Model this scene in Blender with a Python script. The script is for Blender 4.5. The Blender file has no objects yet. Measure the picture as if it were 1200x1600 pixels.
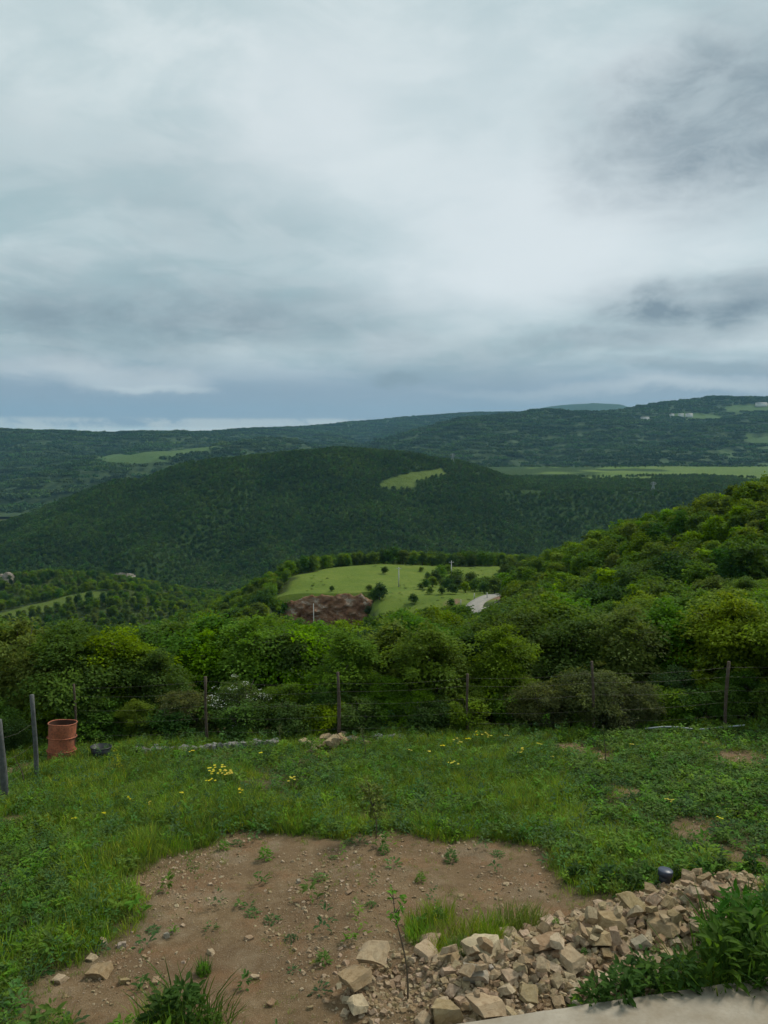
import bpy, bmesh, math, random
import numpy as np
from mathutils import Vector, Matrix, Euler, noise as mnoise

SEED = 7
rng = np.random.default_rng(SEED)
random.seed(SEED)
SC = bpy.context.scene
COL = SC.collection

# ------------------------------------------------------------------ camera
# The eye is the origin: +Y is straight ahead, all heights are metres above / below the eye.
F_PX, PITCH = 1220.0, math.radians(5.62)
CP, SP = math.cos(PITCH), math.sin(PITCH)
cam_d = bpy.data.cameras.new('camera')
cam = bpy.data.objects.new('camera', cam_d); COL.objects.link(cam)
cam.rotation_euler = (math.radians(90) - PITCH, 0, 0)
cam_d.sensor_fit = 'VERTICAL'; cam_d.sensor_height = 24.0
cam_d.lens = 24.0 * F_PX / 1600.0
cam_d.clip_start = 0.1; cam_d.clip_end = 40000
SC.camera = cam

# ------------------------------------------------------------------ light
SUN_EL, SUN_AZ = math.radians(46), math.radians(48)     # azimuth from +Y towards +X
sun_d = bpy.data.lights.new('sun', 'SUN'); sun_d.energy = 3.1; sun_d.angle = math.radians(14)
sun_d.color = (1.0, 0.95, 0.84)
sun = bpy.data.objects.new('sun', sun_d); COL.objects.link(sun)
sdir = Vector((math.sin(SUN_AZ) * math.cos(SUN_EL), math.cos(SUN_AZ) * math.cos(SUN_EL), math.sin(SUN_EL)))
sun.rotation_euler = sdir.to_track_quat('Z', 'Y').to_euler()

SC.view_settings.view_transform = 'Standard'
SC.view_settings.look = 'None'
SC.view_settings.exposure = 0.0
SC.view_settings.gamma = 1.0
SC.view_settings.use_curve_mapping = False
cy = SC.cycles
cy.max_bounces = 5; cy.diffuse_bounces = 3; cy.glossy_bounces = 2; cy.transmission_bounces = 3
cy.volume_bounces = 0; cy.transparent_max_bounces = 6
cy.use_adaptive_sampling = True; cy.adaptive_threshold = 0.02
cy.use_denoising = True
try:
    cy.denoiser = 'OPENIMAGEDENOISE'; cy.denoising_input_passes = 'RGB_ALBEDO_NORMAL'; cy.denoising_prefilter = 'ACCURATE'
except Exception:
    pass

# ------------------------------------------------------------------ pixel <-> world helpers (photo pixels, 1200 x 1600)
def ray(u, v):
    r, up = (u - 600) / F_PX, (800 - v) / F_PX
    return np.array((r, CP + up * SP, -SP + up * CP))
def P(u, v, Y):
    d = ray(u, v)
    return d * (Y / d[1])
def proj(x, y, z):
    dep = y * CP - z * SP
    return 600 + F_PX * x / dep, 800 - F_PX * (y * SP + z * CP) / dep
def azel(u, v):
    d = ray(u, v); d = d / np.linalg.norm(d)
    return math.atan2(d[0], d[1]), math.asin(d[2])

# ------------------------------------------------------------------ world: overcast sky
W = bpy.data.worlds.new('World'); SC.world = W; W.use_nodes = True
def build_world():
    nt = W.node_tree; N = nt.nodes; L = nt.links
    N.clear()
    out = N.new('ShaderNodeOutputWorld'); bg = N.new('ShaderNodeBackground')
    bg.inputs['Strength'].default_value = 0.1
    L.new(bg.outputs[0], out.inputs[0])
    tc = N.new('ShaderNodeTexCoord')
    sky = N.new('ShaderNodeTexSky'); sky.sky_type = 'NISHITA'; sky.sun_disc = False
    sky.sun_elevation = SUN_EL; sky.sun_rotation = SUN_AZ; sky.altitude = 800
    def math_(op, a, b=None, c=None, clamp=False):
        n = N.new('ShaderNodeMath'); n.operation = op; n.use_clamp = clamp
        for i, s in enumerate((a, b, c)):
            if s is None: continue
            if isinstance(s, (int, float)): n.inputs[i].default_value = s
            else: L.new(s, n.inputs[i])
        return n.outputs[0]
    def noise(vec, scale, detail, rough, dist=0.0):
        n = N.new('ShaderNodeTexNoise'); n.noise_dimensions = '3D'
        n.inputs['Scale'].default_value = scale; n.inputs['Detail'].default_value = detail
        n.inputs['Roughness'].default_value = rough; n.inputs['Distortion'].default_value = dist
        L.new(vec, n.inputs['Vector']); return n
    def maprange(x, a, b, c, d, smooth=True):
        n = N.new('ShaderNodeMapRange'); n.interpolation_type = 'SMOOTHSTEP' if smooth else 'LINEAR'
        L.new(x, n.inputs['Value'])
        for k, s in zip(('From Min', 'From Max', 'To Min', 'To Max'), (a, b, c, d)): n.inputs[k].default_value = s
        return n.outputs[0]
    sep = N.new('ShaderNodeSeparateXYZ'); L.new(tc.outputs['Generated'], sep.inputs[0])
    x, y, z = sep.outputs
    az = math_('ARCTAN2', x, y); el = math_('ARCSINE', z)
    # cloud deck coordinates: direction projected on a flat layer
    den = math_('ADD', math_('MAXIMUM', z, 0.0), 0.16)
    cx = math_('DIVIDE', x, den); cyy = math_('DIVIDE', y, den)
    deck = N.new('ShaderNodeCombineXYZ'); L.new(cx, deck.inputs[0]); L.new(cyy, deck.inputs[1])
    deck.inputs[2].default_value = 3.7
    n1 = noise(deck.outputs[0], 0.85, 4, 0.52, 0.4)
    n2 = noise(deck.outputs[0], 2.6, 5, 0.58, 0.6)
    # warped angular coordinates for the larger cloud bodies
    av = N.new('ShaderNodeCombineXYZ'); L.new(az, av.inputs[0]); L.new(math_('MULTIPLY', el, 1.7), av.inputs[1])
    w1 = noise(av.outputs[0], 5.0, 2, 0.55)
    av2 = N.new('ShaderNodeCombineXYZ'); L.new(az, av2.inputs[0]); L.new(math_('MULTIPLY', el, 2.1), av2.inputs[1])
    w2 = noise(av2.outputs[0], 11.0, 5, 0.64, 0.3)
    ws = N.new('ShaderNodeVectorMath'); ws.operation = 'SUBTRACT'
    L.new(w1.outputs['Color'], ws.inputs[0]); ws.inputs[1].default_value = (0.5, 0.5, 0.5)
    wm = N.new('ShaderNodeVectorMath'); wm.operation = 'MULTIPLY'
    L.new(ws.outputs[0], wm.inputs[0]); wm.inputs[1].default_value = (0.17, 0.055, 0)
    ws2 = N.new('ShaderNodeVectorMath'); ws2.operation = 'SUBTRACT'
    L.new(w2.outputs['Color'], ws2.inputs[0]); ws2.inputs[1].default_value = (0.5, 0.5, 0.5)
    wm2 = N.new('ShaderNodeVectorMath'); wm2.operation = 'MULTIPLY'
    L.new(ws2.outputs[0], wm2.inputs[0]); wm2.inputs[1].default_value = (0.10, 0.035, 0)
    ae = N.new('ShaderNodeCombineXYZ'); L.new(az, ae.inputs[0]); L.new(el, ae.inputs[1])
    a1 = N.new('ShaderNodeVectorMath'); L.new(ae.outputs[0], a1.inputs[0]); L.new(wm.outputs[0], a1.inputs[1])
    a2 = N.new('ShaderNodeVectorMath'); L.new(a1.outputs[0], a2.inputs[0]); L.new(wm2.outputs[0], a2.inputs[1])
    AE = a2.outputs[0]
    def blob(u, v, su, sv, amp, hard=False):
        a, e = azel(u, v)
        s = N.new('ShaderNodeVectorMath'); s.operation = 'SUBTRACT'; L.new(AE, s.inputs[0]); s.inputs[1].default_value = (a, e, 0)
        m = N.new('ShaderNodeVectorMath'); m.operation = 'MULTIPLY'; L.new(s.outputs[0], m.inputs[0])
        m.inputs[1].default_value = (F_PX / su, F_PX / sv, 0)
        ln = N.new('ShaderNodeVectorMath'); ln.operation = 'LENGTH'; L.new(m.outputs[0], ln.inputs[0])
        return maprange(ln.outputs['Value'], 0.42 if hard else 0.15, 1.5 if hard else 1.7, amp, 0.0)
    def total(lst):
        t = None
        for b in lst:
            o = blob(*b); t = o if t is None else math_('ADD', t, o)
        return t
    dark = total([(1140, 195, 190, 95, 0.72), (1140, 258, 90, 26, 0.25, True), (1195, 60, 130, 60, 0.3), (1130, 462, 210, 30, 0.50, True), (1080, 500, 190, 26, 0.42, True), (1130, 480, 240, 60, 0.25),
                  (940, 540, 120, 18, 0.42, True), (1110, 570, 170, 11, 0.42, True), (130, 470, 330, 48, 0.40), (190, 525, 290, 42, 0.52), (520, 500, 190, 50, 0.34), (330, 400, 200, 60, 0.18), (615, 590, 48, 10, 0.5, True),
                  (40, 250, 200, 90, 0.16), (330, 290, 140, 80, 0.16), (720, 560, 160, 36, 0.4)])
    bright = total([(215, 588, 120, 20, 0.9, True), (75, 566, 75, 16, 0.75, True), (880, 330, 330, 100, 0.95), (460, 170, 130, 100, 0.75), (760, 130, 200, 90, 0.4), (1000, 90, 60, 50, 0.4),
                    (780, 460, 220, 55, 0.6), (600, 548, 55, 22, 0.5), (1060, 530, 140, 14, 0.6), (1130, 600, 140, 11, 0.6),
                    (900, 610, 200, 9, 0.4), (1040, 150, 60, 60, 0.25), (270, 604, 80, 6, 0.4, True)])
    rag = maprange(w2.outputs['Fac'], 0.32, 0.68, 0.72, 1.15)
    dark = math_('MULTIPLY', dark, rag)
    # the rain-grey band low over the horizon with a clear sliver under it, all round the compass
    lowband = math_('MULTIPLY', maprange(el, 0.115, 0.05, 0.0, 1.0), maprange(el, 0.006, 0.014, 0.0, 1.0))
    # colours (background strength 0.1 -> values are ten times the radiance)
    def mix(f, a, b):
        n = N.new('ShaderNodeMix'); n.data_type = 'RGBA'
        if isinstance(f, float): n.inputs[0].default_value = f
        else: L.new(f, n.inputs[0])
        for i, s in ((6, a), (7, b)):
            if isinstance(s, tuple): n.inputs[i].default_value = (*s, 1)
            else: L.new(s, n.inputs[i])
        return n.outputs[2]
    t1 = maprange(n1.outputs['Fac'], 0.33, 0.68, 0.0, 1.0)
    t2 = maprange(n2.outputs['Fac'], 0.38, 0.62, 0.0, 1.0)
    t3 = maprange(w2.outputs['Fac'], 0.34, 0.66, 0.0, 1.0)
    tt = math_('ADD', math_('ADD', math_('MULTIPLY', t1, 0.5), math_('MULTIPLY', t2, 0.38)), math_('MULTIPLY', t3, 0.12))
    base = mix(tt, (4.05, 5.5, 5.75), (7.3, 8.15, 8.2))
    base = mix(math_('MULTIPLY', bright, 1.0, clamp=True), base, (7.7, 8.35, 8.5))
    base = mix(math_('MULTIPLY', lowband, 0.93), base, (2.6, 3.35, 4.25))
    lowb = math_('MULTIPLY', bright, maprange(el, 0.14, 0.06, 0.0, 0.75), clamp=True)
    base = mix(lowb, base, (6.0, 6.6, 6.8))
    base = mix(math_('MULTIPLY', dark, 0.92, clamp=True), base, (2.1, 2.7, 3.1))
    gap = math_('MULTIPLY', maprange(el, 0.0235, 0.0175, 0.0, 1.0), maprange(w2.outputs['Fac'], 0.42, 0.58, 0.0, 0.75))
    base = mix(gap, base, (6.3, 6.7, 6.4))
    fin = mix(0.92, sky.outputs[0], base)
    # below the horizon: hidden by the land
    L.new(fin, bg.inputs['Color'])
    return nt
build_world()
W.cycles.sampling_method = 'MANUAL'; W.cycles.sample_map_resolution = 512

# ------------------------------------------------------------------ numeric noise
def _hash(ix, iy, s):
    h = (ix.astype(np.int64) * 374761393 + iy.astype(np.int64) * 668265263 + s * 1442695041) & 0x7fffffff
    h = ((h ^ (h >> 13)) * 1274126177) & 0x7fffffff
    return ((h ^ (h >> 16)) & 0xffff) / 65535.0
def vnoise(x, y, s=0):
    x = np.asarray(x, float); y = np.asarray(y, float)
    ix, iy = np.floor(x), np.floor(y); fx, fy = x - ix, y - iy
    fx = fx * fx * (3 - 2 * fx); fy = fy * fy * (3 - 2 * fy)
    a, b = _hash(ix, iy, s), _hash(ix + 1, iy, s); c, d = _hash(ix, iy + 1, s), _hash(ix + 1, iy + 1, s)
    return (a + (b - a) * fx) * (1 - fy) + (c + (d - c) * fx) * fy
def fbm(x, y, s=0, o=4, g=0.5):
    t, a, n = 0, 1.0, 0
    for k in range(o):
        t = t + a * (vnoise(np.asarray(x) * 2 ** k, np.asarray(y) * 2 ** k, s + 17 * k) - 0.5); n += a; a *= g
    return t / n * 2            # about -1 .. 1
def sstep(a, b, x):
    t = np.clip((np.asarray(x, float) - a) / (b - a), 0, 1); return t * t * (3 - 2 * t)
def inpoly(px, py, poly):
    px = np.asarray(px, float); py = np.asarray(py, float); r = np.zeros(px.shape, bool)
    n = len(poly)
    for i in range(n):
        x1, y1 = poly[i]; x2, y2 = poly[(i + 1) % n]
        c = ((y1 > py) != (y2 > py))
        xi = (x2 - x1) * (py - y1) / ((y2 - y1) if y2 != y1 else 1e-9) + x1
        r ^= c & (px < xi)
    return r

# ------------------------------------------------------------------ mesh helpers
def fast_mesh(name, verts, faces, mats=(), smooth=False, col=None, fmat=None):
    """verts (n,3), faces (m,k) of one size, or a list of such arrays"""
    me = bpy.data.meshes.new(name)
    verts = np.asarray(verts, np.float32)
    flist = faces if isinstance(faces, list) and not isinstance(faces[0], tuple) else [faces]
    flist = [np.asarray(f, np.int32) for f in flist if len(f)]
    me.vertices.add(len(verts)); me.vertices.foreach_set('co', verts.ravel())
    nl = sum(f.size for f in flist); nf = sum(len(f) for f in flist)
    me.loops.add(nl); me.loops.foreach_set('vertex_index', np.concatenate([f.ravel() for f in flist]))
    me.polygons.add(nf)
    tot = np.concatenate([np.full(len(f), f.shape[1], np.int32) for f in flist])
    st = np.concatenate(([0], np.cumsum(tot)[:-1])).astype(np.int32)
    me.polygons.foreach_set('loop_start', st); me.polygons.foreach_set('loop_total', tot)
    if smooth: me.polygons.foreach_set('use_smooth', np.ones(nf, bool))
    for m in mats: me.materials.append(m)
    if fmat is not None: me.polygons.foreach_set('material_index', np.asarray(fmat, np.int32))
    me.update(calc_edges=True)
    if col is not None:
        a = me.attributes.new('col', 'FLOAT_COLOR', 'POINT')
        c = np.ones((len(verts), 4), np.float32); c[:, :3] = col; a.data.foreach_set('color', c.ravel())
    return me
def vattr(me, name, vals):
    a = me.attributes.new(name, 'FLOAT', 'POINT'); a.data.foreach_set('value', np.asarray(vals, np.float32))
def obj(name, me, parent=None, loc=None):
    o = bpy.data.objects.new(name, me); COL.objects.link(o)
    if parent is not None: o.parent = parent
    if loc is not None: o.location = loc
    return o
def empty(name, loc=(0, 0, 0), rotz=0.0):
    o = bpy.data.objects.new(name, None); COL.objects.link(o); o.location = loc; o.rotation_euler = (0, 0, rotz)
    o.empty_display_size = 0.2
    return o
def tag(o, label=None, cat=None, group=None, kind=None):
    if label: o['label'] = label
    if cat: o['category'] = cat
    if group: o['group'] = group
    if kind: o['kind'] = kind
    return o
def grid_faces(nx, ny):
    i = np.arange(nx - 1)[:, None] * ny + np.arange(ny - 1)[None, :]
    i = i.ravel()
    return np.stack([i, i + ny, i + ny + 1, i + 1], 1)
def tube(pts, radii, sides=6, cap=True):
    pts = np.asarray(pts, float); n = len(pts); radii = np.broadcast_to(radii, (n,))
    t = np.gradient(pts, axis=0); t /= np.linalg.norm(t, axis=1)[:, None] + 1e-9
    ref = np.where(np.abs(t[:, 2:3]) > 0.9, np.array([[1.0, 0, 0]]), np.array([[0, 0, 1.0]]))
    a = np.cross(t, ref); a /= np.linalg.norm(a, axis=1)[:, None]; b = np.cross(t, a)
    ang = np.arange(sides) * 2 * np.pi / sides
    v = pts[:, None, :] + radii[:, None, None] * (np.cos(ang)[None, :, None] * a[:, None, :] + np.sin(ang)[None, :, None] * b[:, None, :])
    v = v.reshape(-1, 3); f = []
    for i in range(n - 1):
        for k in range(sides):
            k2 = (k + 1) % sides
            f.append((i * sides + k, i * sides + k2, (i + 1) * sides + k2, (i + 1) * sides + k))
    tris = []
    if cap:
        v = np.vstack([v, pts[0], pts[-1]]); c0, c1 = len(v) - 2, len(v) - 1
        for k in range(sides):
            k2 = (k + 1) % sides
            tris.append((c0, k2, k)); tris.append((c1, (n - 1) * sides + k, (n - 1) * sides + k2))
    return v, np.array(f), np.array(tris).reshape(-1, 3)
class Acc:
    """collects shapes into one mesh"""
    def __init__(s): s.v = []; s.q = []; s.t = []; s.c = []; s.n = 0; s.qm = []; s.tm = []
    def add(s, v, q=None, t=None, col=(1, 1, 1), m=0):
        v = np.asarray(v, float)
        if q is not None and len(q): s.q.append(np.asarray(q) + s.n); s.qm += [m] * len(q)
        if t is not None and len(t): s.t.append(np.asarray(t) + s.n); s.tm += [m] * len(t)
        s.v.append(v); s.c.append(np.broadcast_to(np.asarray(col, float), (len(v), 3))); s.n += len(v)
    def tube(s, pts, r, sides=6, col=(1, 1, 1), m=0):
        v, q, t = tube(pts, r, sides); s.add(v, q, t, col, m)
    def box(s, c, d, col=(1, 1, 1), m=0, rot=None):
        v = np.array([(x, y, z) for x in (-.5, .5) for y in (-.5, .5) for z in (-.5, .5)]) * np.asarray(d)
        if rot is not None: v = v @ np.array(rot.to_matrix()).T
        s.add(v + np.asarray(c), [(0, 1, 3, 2), (4, 6, 7, 5), (0, 4, 5, 1), (2, 3, 7, 6), (0, 2, 6, 4), (1, 5, 7, 3)], None, col, m)
    def mesh(s, name, mats=(), smooth=False):
        f = []; fm = []
        if s.q: f.append(np.concatenate(s.q)); fm += s.qm
        if s.t: f.append(np.concatenate(s.t)); fm += s.tm
        return fast_mesh(name, np.concatenate(s.v), f, mats, smooth, np.concatenate(s.c), fm)
def lathe(profile, sides=28):
    pr = np.asarray(profile, float); a = np.arange(sides) * 2 * np.pi / sides
    v = np.stack([pr[:, 0][:, None] * np.cos(a), pr[:, 0][:, None] * np.sin(a), np.repeat(pr[:, 1][:, None], sides, 1)], 2).reshape(-1, 3)
    q = [(i * sides + k, i * sides + (k + 1) % sides, (i + 1) * sides + (k + 1) % sides, (i + 1) * sides + k)
         for i in range(len(pr) - 1) for k in range(sides)]
    return v, np.array(q)

# ------------------------------------------------------------------ materials
class MB:
    def __init__(s, name):
        s.m = bpy.data.materials.new(name); s.m.use_nodes = True
        s.N = s.m.node_tree.nodes; s.L = s.m.node_tree.links; s.N.clear()
        s.out = s.N.new('ShaderNodeOutputMaterial')
    def n(s, t, **kw):
        x = s.N.new(t)
        for k, v in kw.items(): setattr(x, k, v)
        return x
    def lk(s, a, b): s.L.new(a, b)
    def noise(s, scale, detail=5, rough=0.55, vec=None, dist=0.0):
        x = s.n('ShaderNodeTexNoise'); x.inputs['Scale'].default_value = scale
        x.inputs['Detail'].default_value = detail; x.inputs['Roughness'].default_value = rough; x.inputs['Distortion'].default_value = dist
        s.lk(vec if vec is not None else s.coord(), x.inputs['Vector']); return x.outputs['Fac']
    def coord(s, kind='Object'):
        if not hasattr(s, '_tc'): s._tc = s.n('ShaderNodeTexCoord')
        return s._tc.outputs[kind]
    def ramp(s, fac, stops):
        r = s.n('ShaderNodeValToRGB'); e = r.color_ramp.elements
        while len(e) < len(stops): e.new(0.5)
        for el, (p, c) in zip(e, stops): el.position = p; el.color = (*c, 1)
        s.lk(fac, r.inputs[0]); return r.outputs[0]
    def mix(s, f, a, b, mode='MIX'):
        n = s.n('ShaderNodeMix', data_type='RGBA', blend_type=mode)
        if isinstance(f, (int, float)): n.inputs[0].default_value = f
        else: s.lk(f, n.inputs[0])
        for i, q in ((6, a), (7, b)):
            if isinstance(q, tuple): n.inputs[i].default_value = (*q, 1)
            else: s.lk(q, n.inputs[i])
        return n.outputs[2]
    def attr(s, name, out='Color'):
        a = s.n('ShaderNodeAttribute'); a.attribute_name = name; return a.outputs[out]
    def rand(s): return s.n('ShaderNodeObjectInfo').outputs['Random']
    def mr(s, x, a, b, c, d):
        n = s.n('ShaderNodeMapRange'); s.lk(x, n.inputs['Value'])
        for k, q in zip(('From Min', 'From Max', 'To Min', 'To Max'), (a, b, c, d)): n.inputs[k].default_value = q
        return n.outputs[0]
    def hsv(s, colr, h=None, sat=None, v=None):
        n = s.n('ShaderNodeHueSaturation'); s.lk(colr, n.inputs['Color'])
        for k, q in (('Hue', h), ('Saturation', sat), ('Value', v)):
            if q is None: continue
            if isinstance(q, (int, float)): n.inputs[k].default_value = q
            else: s.lk(q, n.inputs[k])
        return n.outputs[0]
    def bump(s, h, strength=0.4, dist=0.02):
        b = s.n('ShaderNodeBump'); b.inputs['Strength'].default_value = strength; b.inputs['Distance'].default_value = dist
        s.lk(h, b.inputs['Height']); return b.outputs[0]
    def surf(s, colr, rough=0.8, normal=None, spec=0.25, metal=0.0):
        p = s.n('ShaderNodeBsdfPrincipled')
        if isinstance(colr, tuple): p.inputs['Base Color'].default_value = (*colr, 1)
        else: s.lk(colr, p.inputs['Base Color'])
        if isinstance(rough, (int, float)): p.inputs['Roughness'].default_value = rough
        else: s.lk(rough, p.inputs['Roughness'])
        p.inputs['Specular IOR Level'].default_value = spec; p.inputs['Metallic'].default_value = metal
        if normal is not None: s.lk(normal, p.inputs['Normal'])
        s.lk(p.outputs[0], s.out.inputs[0]); return s.m

def leaf_mat(name, base, var=0.22, hue=0.02, trans=0.45, spec=0.07, rough=0.65, patch=0.12, amp=(0.72, 1.3)):
    b = MB(name)
    c = b.mix(1.0, b.attr('col'), base, 'MULTIPLY')
    r = b.rand()
    wn = b.n('ShaderNodeTexWhiteNoise', noise_dimensions='1D'); b.lk(r, wn.inputs['W'])
    pl = b.n('ShaderNodeObjectInfo'); pn = b.noise(patch, 3, 0.6, pl.outputs['Location'])
    c = b.hsv(c, b.mr(pn, 0.3, 0.7, 0.514, 0.494), 1.0, b.mr(pn, 0.3, 0.7, *amp))
    c = b.hsv(c, b.mr(r, 0, 1, 0.5 - hue, 0.5 + hue), b.mr(wn.outputs['Value'], 0, 1, 0.88, 1.08), b.mr(wn.outputs['Value'], 0, 1, 1 - var, 1 + var))
    p = b.n('ShaderNodeBsdfPrincipled'); b.lk(c, p.inputs['Base Color'])
    p.inputs['Roughness'].default_value = rough; p.inputs['Specular IOR Level'].default_value = spec
    t = b.n('ShaderNodeBsdfTranslucent')
    b.lk(b.mix(1.0, c, (1.25, 1.2, 0.6), 'MULTIPLY'), t.inputs['Color'])
    ms = b.n('ShaderNodeMixShader'); ms.inputs[0].default_value = trans
    b.lk(p.outputs[0], ms.inputs[1]); b.lk(t.outputs[0], ms.inputs[2]); b.lk(ms.outputs[0], b.out.inputs[0])
    return b.m
M = {}
M['hazel'] = leaf_mat('hazel_leaves', (0.116, 0.186, 0.015))
M['hornbeam'] = leaf_mat('hornbeam_leaves', (0.086, 0.155, 0.016))
M['deep'] = leaf_mat('deep_green_leaves', (0.052, 0.108, 0.017))
M['olive'] = leaf_mat('olive_grey_leaves', (0.100, 0.118, 0.038), hue=0.01)
M['blossom_leaf'] = leaf_mat('hawthorn_leaves', (0.085, 0.125, 0.03))
M['pasture'] = leaf_mat('pasture_grass', (0.115, 0.170, 0.026), var=0.2, trans=0.3)
M['far'] = leaf_mat('distant_leaves', (0.054, 0.104, 0.020), var=0.26, hue=0.02, trans=0.15, patch=0.016, amp=(0.68, 1.35))
M['far2'] = leaf_mat('ridge_leaves', (0.054, 0.096, 0.026), var=0.3, hue=0.02, trans=0.1, patch=0.005, amp=(0.6, 1.45))
M['grass'] = leaf_mat('grass_blades', (0.156, 0.236, 0.028), var=0.3, hue=0.03, trans=0.34, patch=0.9)
M['weed'] = leaf_mat('weed_leaves', (0.098, 0.180, 0.024), var=0.28, hue=0.02, trans=0.34, patch=0.9)
M['bluegrass'] = leaf_mat('blue_green_weed_leaves', (0.074, 0.142, 0.040), var=0.25, hue=0.015, trans=0.3, patch=0.7)
M['yellow'] = leaf_mat('yellow_petals', (0.62, 0.50, 0.03), var=0.1, hue=0.01, trans=0.2)
M['yellowleaf'] = leaf_mat('yellow_green_leaves', (0.20, 0.22, 0.02), var=0.1, hue=0.01, trans=0.3)
M['white_petal'] = leaf_mat('white_petals', (0.62, 0.64, 0.55), var=0.05, hue=0.0, trans=0.2)
def mk_bark(name, a, c):
    b = MB(name); n = b.noise(14, 6, 0.65)
    return b.surf(b.ramp(n, [(0.3, a), (0.7, c)]), 0.9, b.bump(n, 0.5, 0.02))
M['bark'] = mk_bark('bark', (0.05, 0.04, 0.03), (0.13, 0.11, 0.085))
M['twig'] = mk_bark('twig', (0.07, 0.055, 0.035), (0.13, 0.10, 0.065))
M['greypost'] = mk_bark('weathered_post', (0.055, 0.057, 0.055), (0.12, 0.122, 0.118))
M['rustpost'] = mk_bark('rusty_post', (0.050, 0.036, 0.026), (0.10, 0.075, 0.055))

# ------------------------------------------------------------------ the land: heights
def yard_plane(x, y): return -4.674 - 0.138 * np.asarray(y, float) + 0.03 * np.asarray(x, float)
def G(u, v):                       # photo pixel -> point on the yard
    d = ray(u, v); t = -4.674 / (d[2] + 0.138 * d[1] - 0.03 * d[0])
    return d * t
def Gxy(lst): return [tuple(G(u, v)[:2]) for u, v in lst]
PILE = Gxy([(648, 1492), (690, 1472), (790, 1474), (850, 1446), (900, 1428), (960, 1412), (1050, 1388), (1150, 1380), (1195, 1386),
            (1190, 1430), (1130, 1470), (1085, 1510), (1000, 1562), (890, 1588), (790, 1606), (640, 1618), (690, 1570), (700, 1530)])
PILE_AXIS = [np.array(G(u, v)[:2]) for u, v in ((740, 1550), (900, 1495), (1030, 1445), (1160, 1405))]
BASIN = np.array(G(620, 1545)[:2])
def seg_dist(x, y, a, b):
    d = b - a; t = np.clip(((x - a[0]) * d[0] + (y - a[1]) * d[1]) / (d @ d), 0, 1)
    return np.hypot(x - a[0] - t * d[0], y - a[1] - t * d[1])
def yard_z(x, y):
    x = np.asarray(x, float); y = np.asarray(y, float)
    z = yard_plane(x, y) + 0.07 * fbm(x * 0.45, y * 0.45, 3, 3) + 0.035 * fbm(x * 2.1, y * 2.1, 5, 3)
    dm = np.min([seg_dist(x, y, PILE_AXIS[i], PILE_AXIS[i + 1]) for i in range(3)], axis=0)
    z = z + 0.16 * np.exp(-(dm / 0.45) ** 2)
    db = np.hypot(x - BASIN[0], y - BASIN[1])
    z = z - 0.10 * np.exp(-(db / 0.26) ** 2) + 0.07 * np.exp(-((db - 0.46) / 0.14) ** 2)
    return z
# thin-plate spline through surveyed points for the slopes beyond the fence (x, y, ground z)
def gp(u, v, Y, tree=0.0):
    p = P(u, v, Y); return (p[0], p[1], p[2] - tree)
CTRL = [(-60, 19, -10), (-30, 19, -8.9), (-16, 19, -7.95), (-8, 19, -7.55), (0, 19, -7.3), (8, 19, -7.05), (16, 19, -6.8), (35, 19, -6.0), (70, 19, -4.5),
        (-16, 30, -12.6), (-6, 30, -12.0), (4, 30, -11.2), (13, 30, -10.6), (20, 30, -10.2), (34, 34, -9.8),
        (-40, 60, -24), (-22, 60, -21.5), (-11, 66, -19.6), (0, 60, -20.5), (10, 60, -19.5),
        (-50, 100, -34), (-20, 105, -33), (-2, 100, -30.5), (12, 110, -32.5), (18, 130, -35),
        (-80, 150, -44), (-45, 150, -41.5), (-18, 150, -42), (-5, 170, -46.5),
        (-120, 240, -66), (-70, 240, -64), (-45, 205, -55),
        gp(1100, 900, 60, 5), gp(1000, 950, 50, 5), gp(900, 900, 90, 5), gp(1180, 850, 72, 5), gp(1200, 1000, 29, 4), gp(1190, 930, 45, 5.2),
        gp(1200, 733, 110, 5), gp(1100, 767, 120, 5), gp(1000, 801, 130, 5), gp(910, 833, 142, 5), gp(850, 860, 150, 5), gp(795, 892, 165, 5),
        gp(900, 860, 118, 5), gp(840, 895, 130, 5), gp(1050, 850, 95, 5),
        (90, 100, -6), (75, 150, -22), (62, 190, -42), (45, 200, -43), (120, 180, -30), (130, 90, 0),
        # knoll
        gp(440, 930, 206), gp(500, 928, 205), gp(565, 928, 204), gp(640, 931, 200), gp(700, 935, 196), gp(745, 939, 186), gp(765, 934, 190), gp(745, 956, 168),
        gp(450, 903, 225), gp(520, 888, 250), gp(600, 882, 268), gp(700, 887, 265), gp(780, 888, 262), gp(620, 905, 232), gp(540, 905, 230),
        gp(440, 940, 194), gp(500, 940, 194), gp(570, 942, 194), gp(620, 918, 216), gp(700, 913, 234), gp(480, 917, 214), gp(560, 916, 216),
        (-60, 225, -60), (-20, 320, -62), (20, 330, -60), (60, 320, -58), (90, 260, -48), (0, 420, -96), (80, 420, -92), (-60, 330, -80), (160, 330, -60), (200, 420, -80),
        # low hills on the left
        (-150, 320, -88), (-100, 330, -90), (-200, 310, -88), gp(0, 942, 365, 5), gp(-100, 950, 350, 5), gp(100, 916, 380, 5), gp(200, 905, 392, 5), gp(290, 942, 386, 5),
        (-140, 440, -100), (-210, 430, -98), gp(90, 890, 490, 5), gp(20, 900, 470, 5), gp(160, 895, 500, 5), (-60, 440, -110), (-260, 470, -96),
        (-300, 600, -124), (-150, 600, -124), (0, 600, -124), (150, 600, -122), (300, 600, -118), (-420, 600, -120), (-420, 300, -92), (-300, 150, -60), (-200, 60, -32), (330, 330, -40), (330, 100, 10)]
CT = np.array(CTRL)
def _U(r2): return 0.5 * r2 * np.log(r2 + 1e-9)
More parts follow.
